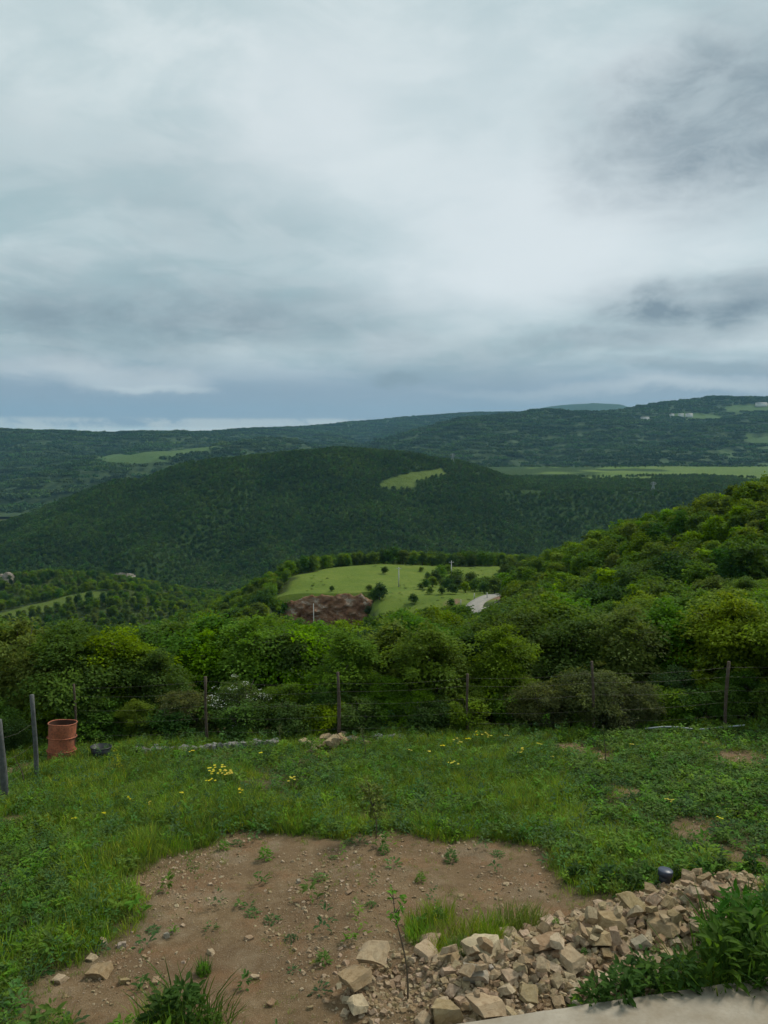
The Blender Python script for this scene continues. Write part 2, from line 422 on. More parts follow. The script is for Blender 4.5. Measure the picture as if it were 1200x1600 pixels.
def _fit():
    n = len(CT); d2 = ((CT[:, None, :2] - CT[None, :, :2]) ** 2).sum(2)
    K = _U(d2) + np.eye(n) * 8.0
    Pm = np.c_[np.ones(n), CT[:, :2]]
    A = np.zeros((n + 3, n + 3)); A[:n, :n] = K; A[:n, n:] = Pm; A[n:, :n] = Pm.T
    return np.linalg.solve(A, np.r_[CT[:, 2], 0, 0, 0])
TW = _fit()
def tps(x, y):
    x = np.asarray(x, float); y = np.asarray(y, float); sh = x.shape; x = x.ravel(); y = y.ravel()
    out = TW[-3] + TW[-2] * x + TW[-1] * y
    for i in range(len(CT)):
        out = out + TW[i] * _U((x - CT[i, 0]) ** 2 + (y - CT[i, 1]) ** 2)
    return out.reshape(sh)
def near_z(x, y):
    x = np.asarray(x, float); y = np.asarray(y, float)
    w = 1 - sstep(18.8, 22.0, y)
    amp = sstep(24, 80, y)
    sl = tps(x, y) + amp * (0.8 * fbm(x * 0.05, y * 0.05, 21, 3))
    # the quarried cut in the front of the knoll
    lip = 203.6 + 0.7 * fbm(x * 0.25, x * 0 + 1.5, 23, 3)
    cut = sstep(lip + 0.3, lip - 1.6, y) * sstep(150, 190, y) * sstep(-30, -25.5, x) * sstep(-1.5, -6.5, x)
    return w * yard_z(x, y) + (1 - w) * sl - 8.0 * cut
# far hills: ridges with flanks
def ridge_height(x, y, lines):
    x = np.asarray(x, float); y = np.asarray(y, float); H = np.full(x.shape, -1e9)
    for pts, slope, rnd in lines:
        pts = np.asarray(pts, float)
        best = np.full(x.shape, -1e9)
        for a, b in zip(pts[:-1], pts[1:]):
            d = b[:2] - a[:2]; t = np.clip(((x - a[0]) * d[0] + (y - a[1]) * d[1]) / (d @ d), 0, 1)
            dist = np.hypot(x - a[0] - t * d[0], y - a[1] - t * d[1])
            best = np.maximum(best, a[2] + t * (b[2] - a[2]) - slope * (np.sqrt(dist ** 2 + rnd ** 2) - rnd))
        H = np.maximum(H, best) + 0.0
        # soft union
    return H
def PL(lst, tree=0.0): return [tuple(P(u, v, Y) - np.array((0, 0, tree))) for u, v, Y in lst]
E_LINES = [(PL([(-420, 915, 820), (-200, 874, 900), (0, 816, 950), (100, 790, 980), (200, 765, 1020), (300, 733, 1050), (350, 714, 1070), (450, 704, 1080),
                (530, 697, 1080), (620, 703, 1080), (690, 715, 1090), (760, 738, 1120), (900, 775, 1180)], 5), 0.42, 45),
           (PL([(392, 728, 1040), (330, 772, 900), (255, 845, 760), (200, 905, 660)], -10), 0.8, 12),
           (PL([(530, 696, 1080), (560, 758, 920), (590, 828, 770), (600, 885, 660)], 5), 0.40, 25),
           (PL([(200, 745, 1020), (120, 800, 880), (40, 860, 760), (0, 900, 690)], 5), 0.40, 25),
           (PL([(300, 716, 1050), (215, 800, 850), (140, 870, 720)], 8), 0.42, 20),
           (PL([(460, 702, 1080), (440, 780, 880), (420, 850, 740)], 8), 0.42, 22),
           (PL([(690, 716, 1090), (700, 775, 930), (730, 835, 790), (745, 890, 680)], 5), 0.40, 25)]
def e_z(x, y):
    h = ridge_height(x, y, E_LINES)
    return np.maximum(h + 14 * fbm(x / 110, y / 110, 31, 4) * sstep(-5, -40, h) * sstep(1040, 940, y + np.maximum(0, -x) * 0.45), -128)
def f_z(x, y):                      # plateau with its wooded edge
    edge = 985 - 60 * sstep(280, 450, x) + 55 * fbm(x / 170, x * 0 + 0.3, 41, 3) + 0.06 * (x - 300) + sstep(140, 40, x) * 90
    d = np.asarray(y) - edge
    top = -70 + 2.5 * fbm(x / 120, y / 120, 43, 3) - sstep(-60, 60, -np.asarray(x) + 60) * 25
    h = top + np.minimum(d, 0) * 0.36 + np.where(d < 0, 5 * fbm(x / 60, y / 60, 44, 3), 0)
    h = h - sstep(1750, 1900, np.asarray(y)) * 45
    return np.maximum(h, -131)
G_LINES = [(PL([(690, 705, 2350), (715, 680, 2550), (750, 658, 2750), (800, 645, 2900), (860, 638, 3000), (950, 641, 3150),
                (1010, 636, 3300), (1060, 626, 3500), (1120, 619, 3600), (1200, 620, 3600), (1300, 626, 3500), (1500, 640, 3300), (1900, 655, 3000)], 6), 0.27, 110),
           (PL([(860, 638, 3050), (800, 665, 2600), (730, 700, 2150), (700, 725, 1950)], 6), 0.42, 60),
           (PL([(950, 642, 3150), (960, 670, 2600), (960, 700, 2200), (970, 722, 2000)], 6), 0.40, 70),
           (PL([(1200, 640, 3100), (1120, 660, 2700), (1060, 690, 2300), (1030, 715, 2050)], 6), 0.40, 70),
           (PL([(1300, 640, 3000), (1240, 675, 2500), (1200, 705, 2200), (1190, 722, 2050)], 6), 0.36, 80)]
def g_z(x, y):
    h = ridge_height(x, y, G_LINES)
    return np.maximum(h + 30 * fbm(x / 300, y / 300, 51, 5) * sstep(150, 60, h), -136)
H_LINES = [(PL([(-600, 650, 2900), (-300, 655, 2900), (-100, 663, 2900), (0, 669, 2900), (100, 672, 2850), (200, 676, 2900), (280, 673, 3050), (340, 675, 3300), (380, 669, 3600),
                (480, 666, 4200), (560, 658, 4600), (640, 651, 4800), (730, 644, 4900), (800, 643, 4900), (900, 650, 4900)], 6), 0.24, 100),
           (PL([(420, 682, 2350), (330, 690, 2050), (240, 698, 1900), (160, 732, 1700), (90, 788, 1480)], 5), 0.36, 60),
           (PL([(100, 674, 2850), (60, 720, 2200), (0, 760, 1750), (-60, 800, 1500)], 5), 0.42, 60),
           (PL([(-100, 664, 2900), (-120, 720, 2100), (-180, 780, 1600)], 5), 0.42, 60),
           (PL([(300, 676, 2950), (230, 690, 2500), (150, 712, 2150), (110, 740, 1900)], 5), 0.42, 50),
           (PL([(480, 669, 4100), (520, 684, 3300), (560, 700, 2500)], 5), 0.40, 60),
           (PL([(640, 653, 4750), (640, 672, 3900), (660, 690, 3200)], 5), 0.40, 70)]
def h_z(x, y):
    h = ridge_height(x, y, H_LINES)
    return np.maximum(h + 28 * fbm(x / 260, y / 260, 61, 5) * sstep(25, -20, h), -136)

# ------------------------------------------------------------------ land materials
def mk_soil():
    b = MB('yard_soil'); co = b.coord()
    n1, n2, n3 = b.noise(0.8, 5, 0.6), b.noise(5, 9, 0.74), b.noise(45, 5, 0.75)
    c = b.ramp(n2, [(0.28, (0.112, 0.072, 0.037)), (0.50, (0.195, 0.131, 0.070)), (0.74, (0.285, 0.205, 0.122))])
    c = b.mix(b.mr(n1, 0.38, 0.62, 0, 0.6), c, (0.120, 0.074, 0.040)); c = b.mix(b.mr(b.noise(1.7, 4, 0.6), 0.52, 0.7, 0, 0.6), c, (0.225, 0.118, 0.058)); c = b.mix(b.mr(b.noise(1.1, 4, 0.65), 0.55, 0.7, 0, 0.5), c, (0.25, 0.195, 0.13))
    c = b.mix(b.mr(n3, 0.57, 0.68, 0, 0.75), c, (0.38, 0.31, 0.225))
    v = b.n('ShaderNodeTexVoronoi'); v.inputs['Scale'].default_value = 26; b.lk(co, v.inputs['Vector'])
    c = b.mix(b.mr(v.outputs['Distance'], 0.0, 0.22, 0.55, 0), c, (0.36, 0.29, 0.21))
    g = b.attr('turf', 'Fac')
    c = b.mix(b.mr(g, 0, 1, 0, 0.85), c, (0.080, 0.078, 0.032))
    h = b.n('ShaderNodeMath', operation='ADD'); b.lk(n2, h.inputs[0]); b.lk(n3, h.inputs[1])
    return b.surf(c, 0.95, b.bump(h.outputs[0], 0.9, 0.03), 0.1)
M['soil'] = mk_soil()
def mk_floor(name, a, c, scale, d=None, bump=0.5, bd=0.3):
    b = MB(name); n = b.noise(scale, 8, 0.65); n2 = b.noise(scale * 6, 6, 0.6)
    colr = b.ramp(n, [(0.3, a), (0.7, c)])
    colr = b.mix(b.mr(n2, 0.35, 0.7, 0, 0.5), colr, d or a)
    return b.surf(colr, 0.95, b.bump(n2, bump, bd), 0.05)
M['slope'] = mk_floor('woodland_floor', (0.040, 0.050, 0.016), (0.075, 0.092, 0.026), 0.12, (0.09, 0.075, 0.045))
def mk_near():
    """slope beyond the fence: leaf litter, turning to mown-looking meadow on the knoll"""
    b = MB('slope_ground'); n = b.noise(0.10, 8, 0.62); n2 = b.noise(0.9, 6, 0.65)
    wood = b.ramp(n2, [(0.3, (0.028, 0.044, 0.013)), (0.7, (0.062, 0.082, 0.024))])
    mead = b.ramp(n, [(0.28, (0.068, 0.112, 0.018)), (0.5, (0.108, 0.152, 0.023)), (0.72, (0.152, 0.178, 0.036))])
    mead = b.mix(b.mr(n2, 0.38, 0.62, 0, 0.8), mead, (0.085, 0.132, 0.020)); mead = b.mix(b.mr(b.noise(3.5, 5, 0.7), 0.5, 0.7, 0, 0.5), mead, (0.15, 0.15, 0.05))
    c = b.mix(b.attr('meadow', 'Fac'), wood, mead)
    c = b.mix(b.attr('scar', 'Fac'), c, (0.19, 0.115, 0.08))
    return b.surf(c, 0.95, b.bump(n2, 0.6, 0.4), 0.05)
M['near'] = mk_near()
def mk_far(name, wood_a, wood_b, mead_a, mead_b, s):
    b = MB(name); n = b.noise(s, 10, 0.72); n2 = b.noise(s * 0.12, 6, 0.6)
    wood = b.ramp(n, [(0.32, wood_a), (0.68, wood_b)])
    mead = b.ramp(n2, [(0.3, mead_a), (0.7, mead_b)])
    c = b.mix(b.attr('meadow', 'Fac'), wood, mead)
    return b.surf(c, 0.95, b.bump(n, 1.0, 5.0), 0.05)
M['e'] = mk_far('forest_hill', (0.020, 0.040, 0.012), (0.040, 0.072, 0.018), (0.085, 0.13, 0.026), (0.12, 0.155, 0.038), 0.10)
M['f'] = mk_far('plateau', (0.024, 0.046, 0.014), (0.046, 0.082, 0.022), (0.090, 0.148, 0.032), (0.125, 0.172, 0.045), 0.08)
M['g'] = mk_far('back_ridge', (0.026, 0.046, 0.022), (0.062, 0.094, 0.036), (0.062, 0.112, 0.034), (0.085, 0.130, 0.044), 0.045)

# ------------------------------------------------------------------ land meshes
def soil_poly(x, y):
    """1 on bare soil, 0 in the grass"""
    d = np.zeros(np.shape(x))
    wx = x + 0.38 * fbm(x * 1.3, y * 1.3, 71, 4, 0.65); wy = y + 0.55 * fbm(x * 1.3 + 9, y * 1.3, 72, 4, 0.65)
    main = Gxy([(335, 1302), (440, 1300), (520, 1312), (600, 1296), (690, 1312), (780, 1322), (862, 1330), (872, 1390), (960, 1410), (1000, 1420), (960, 1620), (330, 1640),
                (140, 1640), (90, 1575), (20, 1560), (60, 1530), (175, 1480), (215, 1440), (190, 1400), (160, 1380), (220, 1350), (320, 1330)])
    d = np.maximum(d, inpoly(wx, wy, main).astype(float))
    for u, v, ru, rv in ((800, 1275, 20, 5), (1010, 1300, 26, 7), (1130, 1330, 30, 8), (905, 1215, 24, 5), (1060, 1225, 26, 5), (1140, 1245, 30, 6), (700, 1262, 16, 4), (1088, 1292, 42, 16), (985, 1242, 28, 8), (890, 1168, 26, 9), (1165, 1185, 52, 13), (1175, 1352, 50, 20), (1185, 1302, 20, 8), (965, 1262, 20, 6),
                         (960, 1352, 30, 8), (1105, 1162, 30, 5), (20, 1285, 26, 9), (190, 1222, 18, 4), (30, 1205, 20, 12), (950, 1182, 18, 5), (60, 1228, 30, 5)):
        c = G(u, v); a = abs(G(u + ru, v)[0] - c[0]); b_ = abs(G(u, v - rv)[1] - c[1])
        d = np.maximum(d, (((wx - c[0]) / a) ** 2 + ((wy - c[1]) / b_) ** 2 < 1).astype(float))
    return d
SX = np.arange(-19.5, 19.5, 0.06); SY = np.arange(-3.5, 20.0, 0.06)
def _soil_raster():
    X, Y = np.meshgrid(SX, SY, indexing='ij'); base = soil_poly(X, Y)
    def blur(a, r):
        for ax in (0, 1):
            p = np.cumsum(np.pad(a, [(r + 1, r) if i == ax else (0, 0) for i in (0, 1)], mode='edge'), axis=ax); n = a.shape[ax]
            a = (np.take(p, np.arange(2 * r + 1, 2 * r + 1 + n), axis=ax) - np.take(p, np.arange(n), axis=ax)) / (2 * r + 1)
        return a
    soft = blur(blur(base, 5), 5)
    f = soft + 0.34 * fbm(X * 1.5, Y * 1.5, 73, 4, 0.6)
    for u, v, ru, rv in ((360, 1322, 70, 12), (200, 1420, 40, 22), (690, 1335, 40, 10), (450, 1500, 60, 10), (600, 1345, 30, 8), (760, 1345, 40, 8), (240, 1480, 40, 12)):
        c = G(u, v); a = abs(G(u + ru, v)[0] - c[0]); b_ = abs(G(u, v - rv)[1] - c[1]); f = f - 0.30 * np.exp(-((X - c[0]) / a) ** 2 - ((Y - c[1]) / b_) ** 2)
    for u, v, ru, rv in ((1088, 1292, 42, 14), (985, 1242, 28, 8), (890, 1168, 26, 9), (1165, 1185, 52, 12), (1175, 1352, 50, 16), (965, 1262, 20, 6), (960, 1352, 30, 8), (1105, 1162, 30, 5),
                         (20, 1285, 26, 9), (190, 1222, 18, 4), (30, 1205, 20, 12), (950, 1184, 20, 6), (1130, 1330, 26, 6), (1060, 1225, 22, 4), (800, 1275, 18, 4), (60, 1590, 40, 12)):
        c = G(u, v); a = abs(G(u + ru, v)[0] - c[0]); b_ = abs(G(u, v - rv)[1] - c[1])
        f = np.maximum(f, 0.95 * np.exp(-0.7 * (((X - c[0]) / a) ** 2 + ((Y - c[1]) / b_) ** 2)) + 0.30 * fbm(X * 2.6, Y * 2.6, 74, 3))
    hard = (f > 0.5).astype(float)
    return hard, blur(hard, 3), blur(blur(hard, 8), 8)
S_HARD, S_SOFT, S_WIDE = _soil_raster()
def _look(a, x, y):
    i = np.clip(np.round((np.asarray(x) - SX[0]) / 0.06).astype(int), 0, len(SX) - 1); j = np.clip(np.round((np.asarray(y) - SY[0]) / 0.06).astype(int), 0, len(SY) - 1)
    return a[i, j]
def soil_amount(x, y): return _look(S_HARD, x, y)
def grid_obj(name, xs, ys, zf, mat, smooth=True, attrs=None, kind='structure', dz=0.0):
    X, Y = np.meshgrid(xs, ys, indexing='ij')
    Z = zf(X, Y) + dz
    me = fast_mesh(name, np.stack([X, Y, Z], 2).reshape(-1, 3), grid_faces(len(xs), len(ys)), (mat,), smooth)
    for k, f in (attrs or {}).items(): vattr(me, k, np.asarray(f(X, Y), float).ravel())
    return tag(obj(name, me), kind=kind)
def soft_turf(x, y): return 1 - _look(S_SOFT, x, y)
xs = np.linspace(-19, 19, 260); ys = np.concatenate([np.linspace(-3, 5.5, 20), np.linspace(5.6, 19.6, 170)])
grid_obj('yard_ground', xs, ys, yard_z, M['soil'], attrs={'turf': soft_turf})
for o in (bpy.data.objects['yard_ground'],): tag(o, 'bare brown soil and rough turf of the sloping yard')
KNOLL = [tuple(P(u, v, Y)[:2]) for u, v, Y in ((428, 934, 203), (500, 931, 204), (572, 931, 203), (590, 950, 182), (640, 950, 180), (720, 950, 178), (770, 940, 182), (800, 905, 235), (785, 884, 268),
         (700, 880, 272), (600, 872, 280), (520, 884, 254), (455, 898, 228))]
def meadow_near(x, y):
    wx = x + 3 * fbm(x / 9, y / 9, 81, 3); wy = y + 5 * fbm(x / 9, y / 9, 82, 3)
    return np.maximum(inpoly(wx, wy, KNOLL).astype(float), left_open(x, y) * 0.6)
LEFT_RIDGE = [P(u, v, Y)[:2] for u, v, Y in ((-90, 965, 340), (0, 945, 358), (60, 926, 368), (135, 912, 377))]
def left_open(x, y):
    d = np.min([seg_dist(x, y, LEFT_RIDGE[i], LEFT_RIDGE[i + 1]) for i in range(3)], axis=0)
    return (d + 3 * fbm(x / 8, y / 8, 85, 2) < 9).astype(float)
def scar_near(x, y):
    r = 0
    for u, v, Y, rx, ry in ((795, 934, 186, 4.5, 7), (905, 930, 82, 2.2, 2.5), (710, 938, 189, 2.0, 3)):
        c = P(u, v, Y); r = np.maximum(r, 1 - sstep(0.6, 1.2, np.hypot((x - c[0]) / rx, (y - c[1]) / ry)))
    return r
xs = np.concatenate([np.linspace(-460, -120, 60, endpoint=False), np.linspace(-120, 130, 150), np.linspace(134, 360, 36)])
ys = np.concatenate([np.linspace(19.4, 60, 50, endpoint=False), np.linspace(60, 300, 130, endpoint=False), np.linspace(300, 640, 80)])
grid_obj('hillside_ground', xs, ys, near_z, M['near'], attrs={'meadow': meadow_near, 'scar': scar_near}, dz=-0.03)
# far hills
def e_meadow(x, y):
    u, v = proj(x, y, e_z(x, y))
    wu = u + 10 * fbm(x / 25, y / 25, 91, 3)
    return inpoly(wu, v, [(596, 764), (602, 752), (640, 738), (690, 732), (700, 742), (650, 752), (640, 765)]).astype(float) * sstep(900, 940, y)
xs = np.linspace(-560, 420, 200); ys = np.linspace(590, 1330, 150)
grid_obj('forest_hill', xs, ys, e_z, M['e'], attrs={'meadow': e_meadow})
def f_meadow(x, y):
    d = np.asarray(y, float)
    m = sstep(-0.15, 0.05, fbm(x / 90, y / 160, 93, 3) + (x - 440) / 380.0 + (y - 1450) / 1500.0)
    return m * sstep(1035, 1065, d - 0.05 * (x - 300) + 75 * sstep(280, 450, x))
xs = np.linspace(-260, 1500, 220); ys = np.concatenate([np.linspace(760, 1200, 90, endpoint=False), np.linspace(1200, 2000, 60)])
grid_obj('plateau', xs, ys, f_z, M['f'], attrs={'meadow': f_meadow})
def g_meadow(x, y):
    u, v = proj(x, y, g_z(x, y))
    a = ((u - 1185) / 60) ** 2 + ((v - 638) / 6) ** 2 < 1
    b_ = ((u - 1190) / 32) ** 2 + ((v - 684) / 10) ** 2 < 1
    c = ((u - 1085) / 45) ** 2 + ((v - 651) / 6) ** 2 < 1
    n = fbm(x / 150, y / 190, 95, 4)
    return np.maximum(sstep(0.18, 0.45, n) * 0.55 * sstep(1020, 1080, u), (a | b_ | c) * sstep(-0.3, 0.1, n))
xs = np.linspace(-900, 3200, 240); ys = np.linspace(1820, 4000, 150)
grid_obj('back_ridge', xs, ys, g_z, M['g'], attrs={'meadow': g_meadow})
def h_lit_patch(x, y):  # sunlit patch on the left spur, put in as paler treeless ground colour
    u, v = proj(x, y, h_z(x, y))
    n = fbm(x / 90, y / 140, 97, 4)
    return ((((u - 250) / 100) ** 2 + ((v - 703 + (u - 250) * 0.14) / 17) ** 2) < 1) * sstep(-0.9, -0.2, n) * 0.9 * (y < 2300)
xs = np.linspace(-3000, 1500, 260); ys = np.linspace(1300, 5400, 220)
grid_obj('valley_ridge', xs, ys, h_z, M['g'], attrs={'meadow': h_lit_patch})
I_LINE = [(PL([(700, 690, 8000), (735, 646, 8000), (790, 645, 8000), (880, 634, 8000), (925, 630, 8000), (965, 632, 8000), (1000, 640, 8000), (1080, 660, 8000)]), 0.4, 60)]
xs = np.linspace(-400, 3600, 160); ys = np.linspace(7300, 8500, 50)
grid_obj('far_mountain', xs, ys, lambda x, y: np.maximum(ridge_height(x, y, I_LINE) + 14 * fbm(x / 260, y / 260, 99, 4), -138), M['g'], attrs={'meadow': lambda x, y: np.zeros_like(x)})
r = 12000.0
me = fast_mesh('valley_floor', [(-r, -r, -140), (r, -r, -140), (r, r, -140), (-r, r, -140)], [(0, 1, 2, 3)], (M['slope'],))
tag(obj('valley_floor', me), kind='structure')

# ------------------------------------------------------------------ foliage builders
def unit(a): return a / (np.linalg.norm(a, axis=-1, keepdims=True) + 1e-9)
def leaves(c, axis, nrm, ln, wd, fold=0.18):
    """kite leaves folded on the midrib: verts (4n), tris (2n)"""
    n = len(c); ln = np.broadcast_to(ln, (n,))[:, None]; wd = np.broadcast_to(wd, (n,))[:, None]
    axis = unit(axis); b = unit(np.cross(axis, nrm)); up = np.cross(b, axis)
    v0 = c - axis * ln * 0.5; v2 = c + axis * ln * 0.5 - up * ln * 0.10
    mid = c + axis * ln * 0.02
    v1 = mid + b * wd * 0.5 + up * wd * fold; v3 = mid - b * wd * 0.5 + up * wd * fold
    v = np.stack([v0, v1, v2, v3], 1).reshape(-1, 3)
    i = np.arange(n)[:, None] * 4
    f = np.concatenate([i + np.array([[0, 1, 2]]), i + np.array([[0, 2, 3]])])
    return v, f
def rdir(n, g): return unit(g.normal(size=(n, 3)))
def crown_clumps(g, n, R, H, base, lump=0.25, low=0.15):
    """clump centres through an uneven crown standing on z = base .. H"""
    nl = int(g.integers(5, 8)); lc = rdir(nl, g) * g.uniform(0.35, 0.62, nl)[:, None]; lc[0] = (0, 0, 0.42); lc[1] = (0.05, 0, -0.25)
    lr = g.uniform(0.30, 0.58, nl); lr[1] = 0.6
    k = g.choice(nl, n, p=lr ** 2 / (lr ** 2).sum())
    d = rdir(n * 3, g); d = d[d[:, 2] > -0.7][:n]
    ph = g.random(4) * 6.28; az = np.arctan2(d[:, 1], d[:, 0])
    lob = 1 + lump * (0.5 * np.sin(3 * az + 4 * d[:, 2] + ph[1]) + 0.4 * np.sin(5 * az - 3 * d[:, 2] + ph[2]))
    rad = g.uniform(0.3, 1.0, n) ** 0.45 * lob * np.where(g.random(n) < 0.18, g.uniform(1.1, 1.55, n), 1.0)
    q = lc[k] + d * (lr[k] * rad)[:, None]
    c = np.stack([q[:, 0] * R, q[:, 1] * R, (base + H) / 2 + q[:, 2] * (H - base) / 2], 1)
    c[:, 2] = np.maximum(c[:, 2], base * 0.6)
    return c, unit(d + 0.6 * unit(q))
def make_crown(seed, R, H, base, nclump, per, ln, clump_r, mat, lump=0.36, tip=0.25, extra=None):
    g = np.random.default_rng(seed)
    c, d = crown_clumps(g, nclump, R, H, base, lump)
    nC = len(c)
    k = np.repeat(np.arange(nC), per); n = len(k)
    cr = g.uniform(0.5, 1.45, nC) * clump_r
    # each clump is a tilted, flattened spray of leaves
    nrm_c = unit(d * 0.55 + np.array([0, 0, 1.0]) + g.normal(size=(nC, 3)) * 0.22)
    t1 = unit(np.cross(nrm_c, np.array([0.3, 0.9, 0.1]))); t2 = np.cross(nrm_c, t1)
    rr = np.sqrt(g.random(n)) * cr[k]; th = g.random(n) * 6.283
    rad = (np.cos(th)[:, None] * t1[k] + np.sin(th)[:, None] * t2[k])
    pos = c[k] + rad * rr[:, None] + nrm_c[k] * (g.normal(size=n) * 0.22 * cr[k] - 0.30 * rr ** 2 / cr[k])[:, None]
    ax = unit(rad + 0.5 * d[k] + g.normal(size=(n, 3)) * 0.45 + np.array([0, 0, -0.15]))
    nr = unit(nrm_c[k] + g.normal(size=(n, 3)) * 0.38)
    l = g.uniform(0.55, 1.4, n) * ln
    v, f = leaves(pos, ax, nr, l, l * g.uniform(0.55, 0.8, n))
    cc = g.uniform(0.72, 1.25, nC)
    young = (g.random(nC) < tip)
    colr = np.repeat(cc[:, None], 3, 1) * np.where(young[:, None], np.array([[1.30, 1.25, 0.9]]), np.array([[1, 1, 1]]))
    colr = colr[k] * g.uniform(0.85, 1.15, n)[:, None]
    a = Acc(); a.add(v, None, f, np.repeat(colr, 4, 0), 0)
    mats = [mat]
    if extra:
        frac, emat, es = extra
        sel = g.random(nC) < frac; idx = np.where(sel)[0]
        kk = np.repeat(idx, 26); m = len(kk)
        rad2 = rdir(m, g) * np.array([1, 1, 0.5]) * (cr[kk] * 0.8)[:, None]
        p2 = c[kk] + rad2 + nrm_c[kk] * (0.5 * cr[kk])[:, None]
        v, f = leaves(p2, rdir(m, g), nrm_c[kk] + 0.3 * rdir(m, g), es, es * 0.9, 0.1)
        a.add(v, None, f, np.repeat(g.uniform(0.8, 1.1, m)[:, None] * np.ones((1, 3)), 4, 0), 1); mats.append(emat)
    return a.mesh('crown', mats), c
def make_trunk(seed, R, H, base, centres, stems, r0):
    g = np.random.default_rng(seed + 1000)
    a = Acc(); tops = []
    for s in range(stems):
        an = g.random() * 6.283; rr = g.uniform(0.15, 0.55) * R
        p0 = np.array([math.cos(an), math.sin(an), 0]) * 0.12 * g.random() * stems ** 0.5
        p0[2] = -0.25
        p3 = np.array([math.cos(an) * rr, math.sin(an) * rr, H * g.uniform(0.72, 0.9)])
        t = np.linspace(0, 1, 7)[:, None]
        pts = p0 + (p3 - p0) * t + np.array([math.cos(an), math.sin(an), 0]) * (-(0.15 * R) * np.sin(t * 3.14)) + g.normal(size=(7, 3)) * 0.035 * t
        a.tube(pts, np.linspace(r0 * g.uniform(0.8, 1.2), r0 * 0.15, 7), 6); tops.append(pts)
    # limbs to some of the clumps
    pick = g.choice(len(centres), min(len(centres), 34), replace=False)
    for i in pick:
        c = centres[i]; st = tops[g.integers(len(tops))]
        j = int(np.clip(np.searchsorted(st[:, 2], c[2] - 0.25 * H), 1, 5)); p = st[j]
        m = (p + c) / 2 + np.array([0, 0, 0.06 * H]) + g.normal(size=3) * 0.05
        a.tube([p, m, c], [r0 * 0.32, r0 * 0.2, r0 * 0.07], 4)
    return a.mesh('trunk', [M['bark']], True)
def proto_obj(name, me): return bpy.data.objects.new(name, me)     # never linked: a source for scattering only

# near tree kinds: (crown mesh, trunk mesh, height, radius)
NEAR = {}
def near_kind(key, seed, R, H, base, nclump, per, ln, cr, mat, stems=4, r0=0.07, **kw):
    cm, cen = make_crown(seed, R, H, base, nclump, per, ln, cr, M[mat], **kw)
    tm = make_trunk(seed, R, H, base, cen, stems, r0)
    NEAR.setdefault(key, []).append((cm, tm, H, R))
near_kind('hazel', 1, 1.9, 4.2, 0.25, 170, 100, 0.118, 0.46, 'hazel')
near_kind('hazel', 2, 1.7, 4.4, 0.3, 165, 100, 0.114, 0.42, 'hazel', stems=5)
near_kind('hazel', 8, 2.0, 4.0, 0.2, 165, 100, 0.120, 0.48, 'hazel', stems=5)
near_kind('hornbeam', 3, 1.8, 4.6, 0.35, 175, 100, 0.112, 0.43, 'hornbeam', stems=2, r0=0.09)
near_kind('hornbeam', 4, 2.0, 4.3, 0.3, 175, 100, 0.110, 0.44, 'hornbeam', stems=3)
near_kind('deep', 5, 1.8, 4.3, 0.3, 170, 100, 0.114, 0.44, 'deep', stems=3, tip=0.12)
near_kind('olive', 6, 1.5, 2.2, 0.1, 260, 80, 0.060, 0.26, 'olive', stems=7, r0=0.03, lump=0.35)
for q, (mt, sd) in enumerate((('hornbeam', 61), ('hazel', 62), ('deep', 63), ('olive', 64))):
    near_kind('low_' + mt, sd, 1.05, 1.7, 0.0, 95, 80, 0.078, 0.27, mt, stems=6, r0=0.025, lump=0.4)
near_kind('blossom', 7, 1.3, 2.6, 0.3, 170, 75, 0.065, 0.26, 'blossom_leaf', stems=4, r0=0.045, extra=(0.2, M['white_petal'], 0.045))
# middle distance (leaf sprays), and far trees (crown lumps)
def simple_tree(seed, R, H, base, nclump, per, ln, cr, mat, trunk=True, lump=0.25, tip=0.25):
    cm, cen = make_crown(seed, R, H, base, nclump, per, ln, cr, mat, lump=lump, tip=tip)
    return proto_obj('tree_source', cm)
MID = [simple_tree(21, 2.0, 4.4, 0.2, 120, 26, 0.26, 0.5, M['hazel']), simple_tree(22, 1.9, 4.7, 0.3, 120, 26, 0.25, 0.48, M['hornbeam']),
       simple_tree(23, 2.1, 4.2, 0.2, 120, 26, 0.26, 0.5, M['hornbeam']), simple_tree(24, 1.9, 4.5, 0.2, 110, 26, 0.26, 0.5, M['deep']), simple_tree(25, 2.0, 4.0, 0.2, 120, 26, 0.25, 0.5, M['hazel'])]
FAR = [simple_tree(31 + i, 3.2 + 0.3 * (i % 2), 6.4 + 0.5 * (i % 3), 0.3, 40, 7, 1.15, 1.1, M['far'], lump=0.3) for i in range(5)]
def patch(seed):
    g = np.random.default_rng(seed); a = Acc()
    for i in range(22):
        cx, cy_ = g.uniform(-24, 24, 2); R = g.uniform(3.2, 5.2); H = g.uniform(6, 10)
        n = 26; d = rdir(n, g); d[:, 2] = np.abs(d[:, 2])
        pos = np.array([cx, cy_, H * 0.35]) + d * np.array([R, R, H * 0.62]) * g.uniform(0.75, 1.05, n)[:, None]
        v, f = leaves(pos, rdir(n, g), d + 0.35 * rdir(n, g), 3.6, 3.0, 0.12)
        a.add(v, None, f, np.repeat((g.uniform(0.7, 1.3) * g.uniform(0.85, 1.15, n))[:, None] * np.ones((1, 3)), 4, 0))
    return proto_obj('wood_source', a.mesh('wood_patch', [M['far2']]))
PATCH = [patch(51 + i) for i in range(4)]

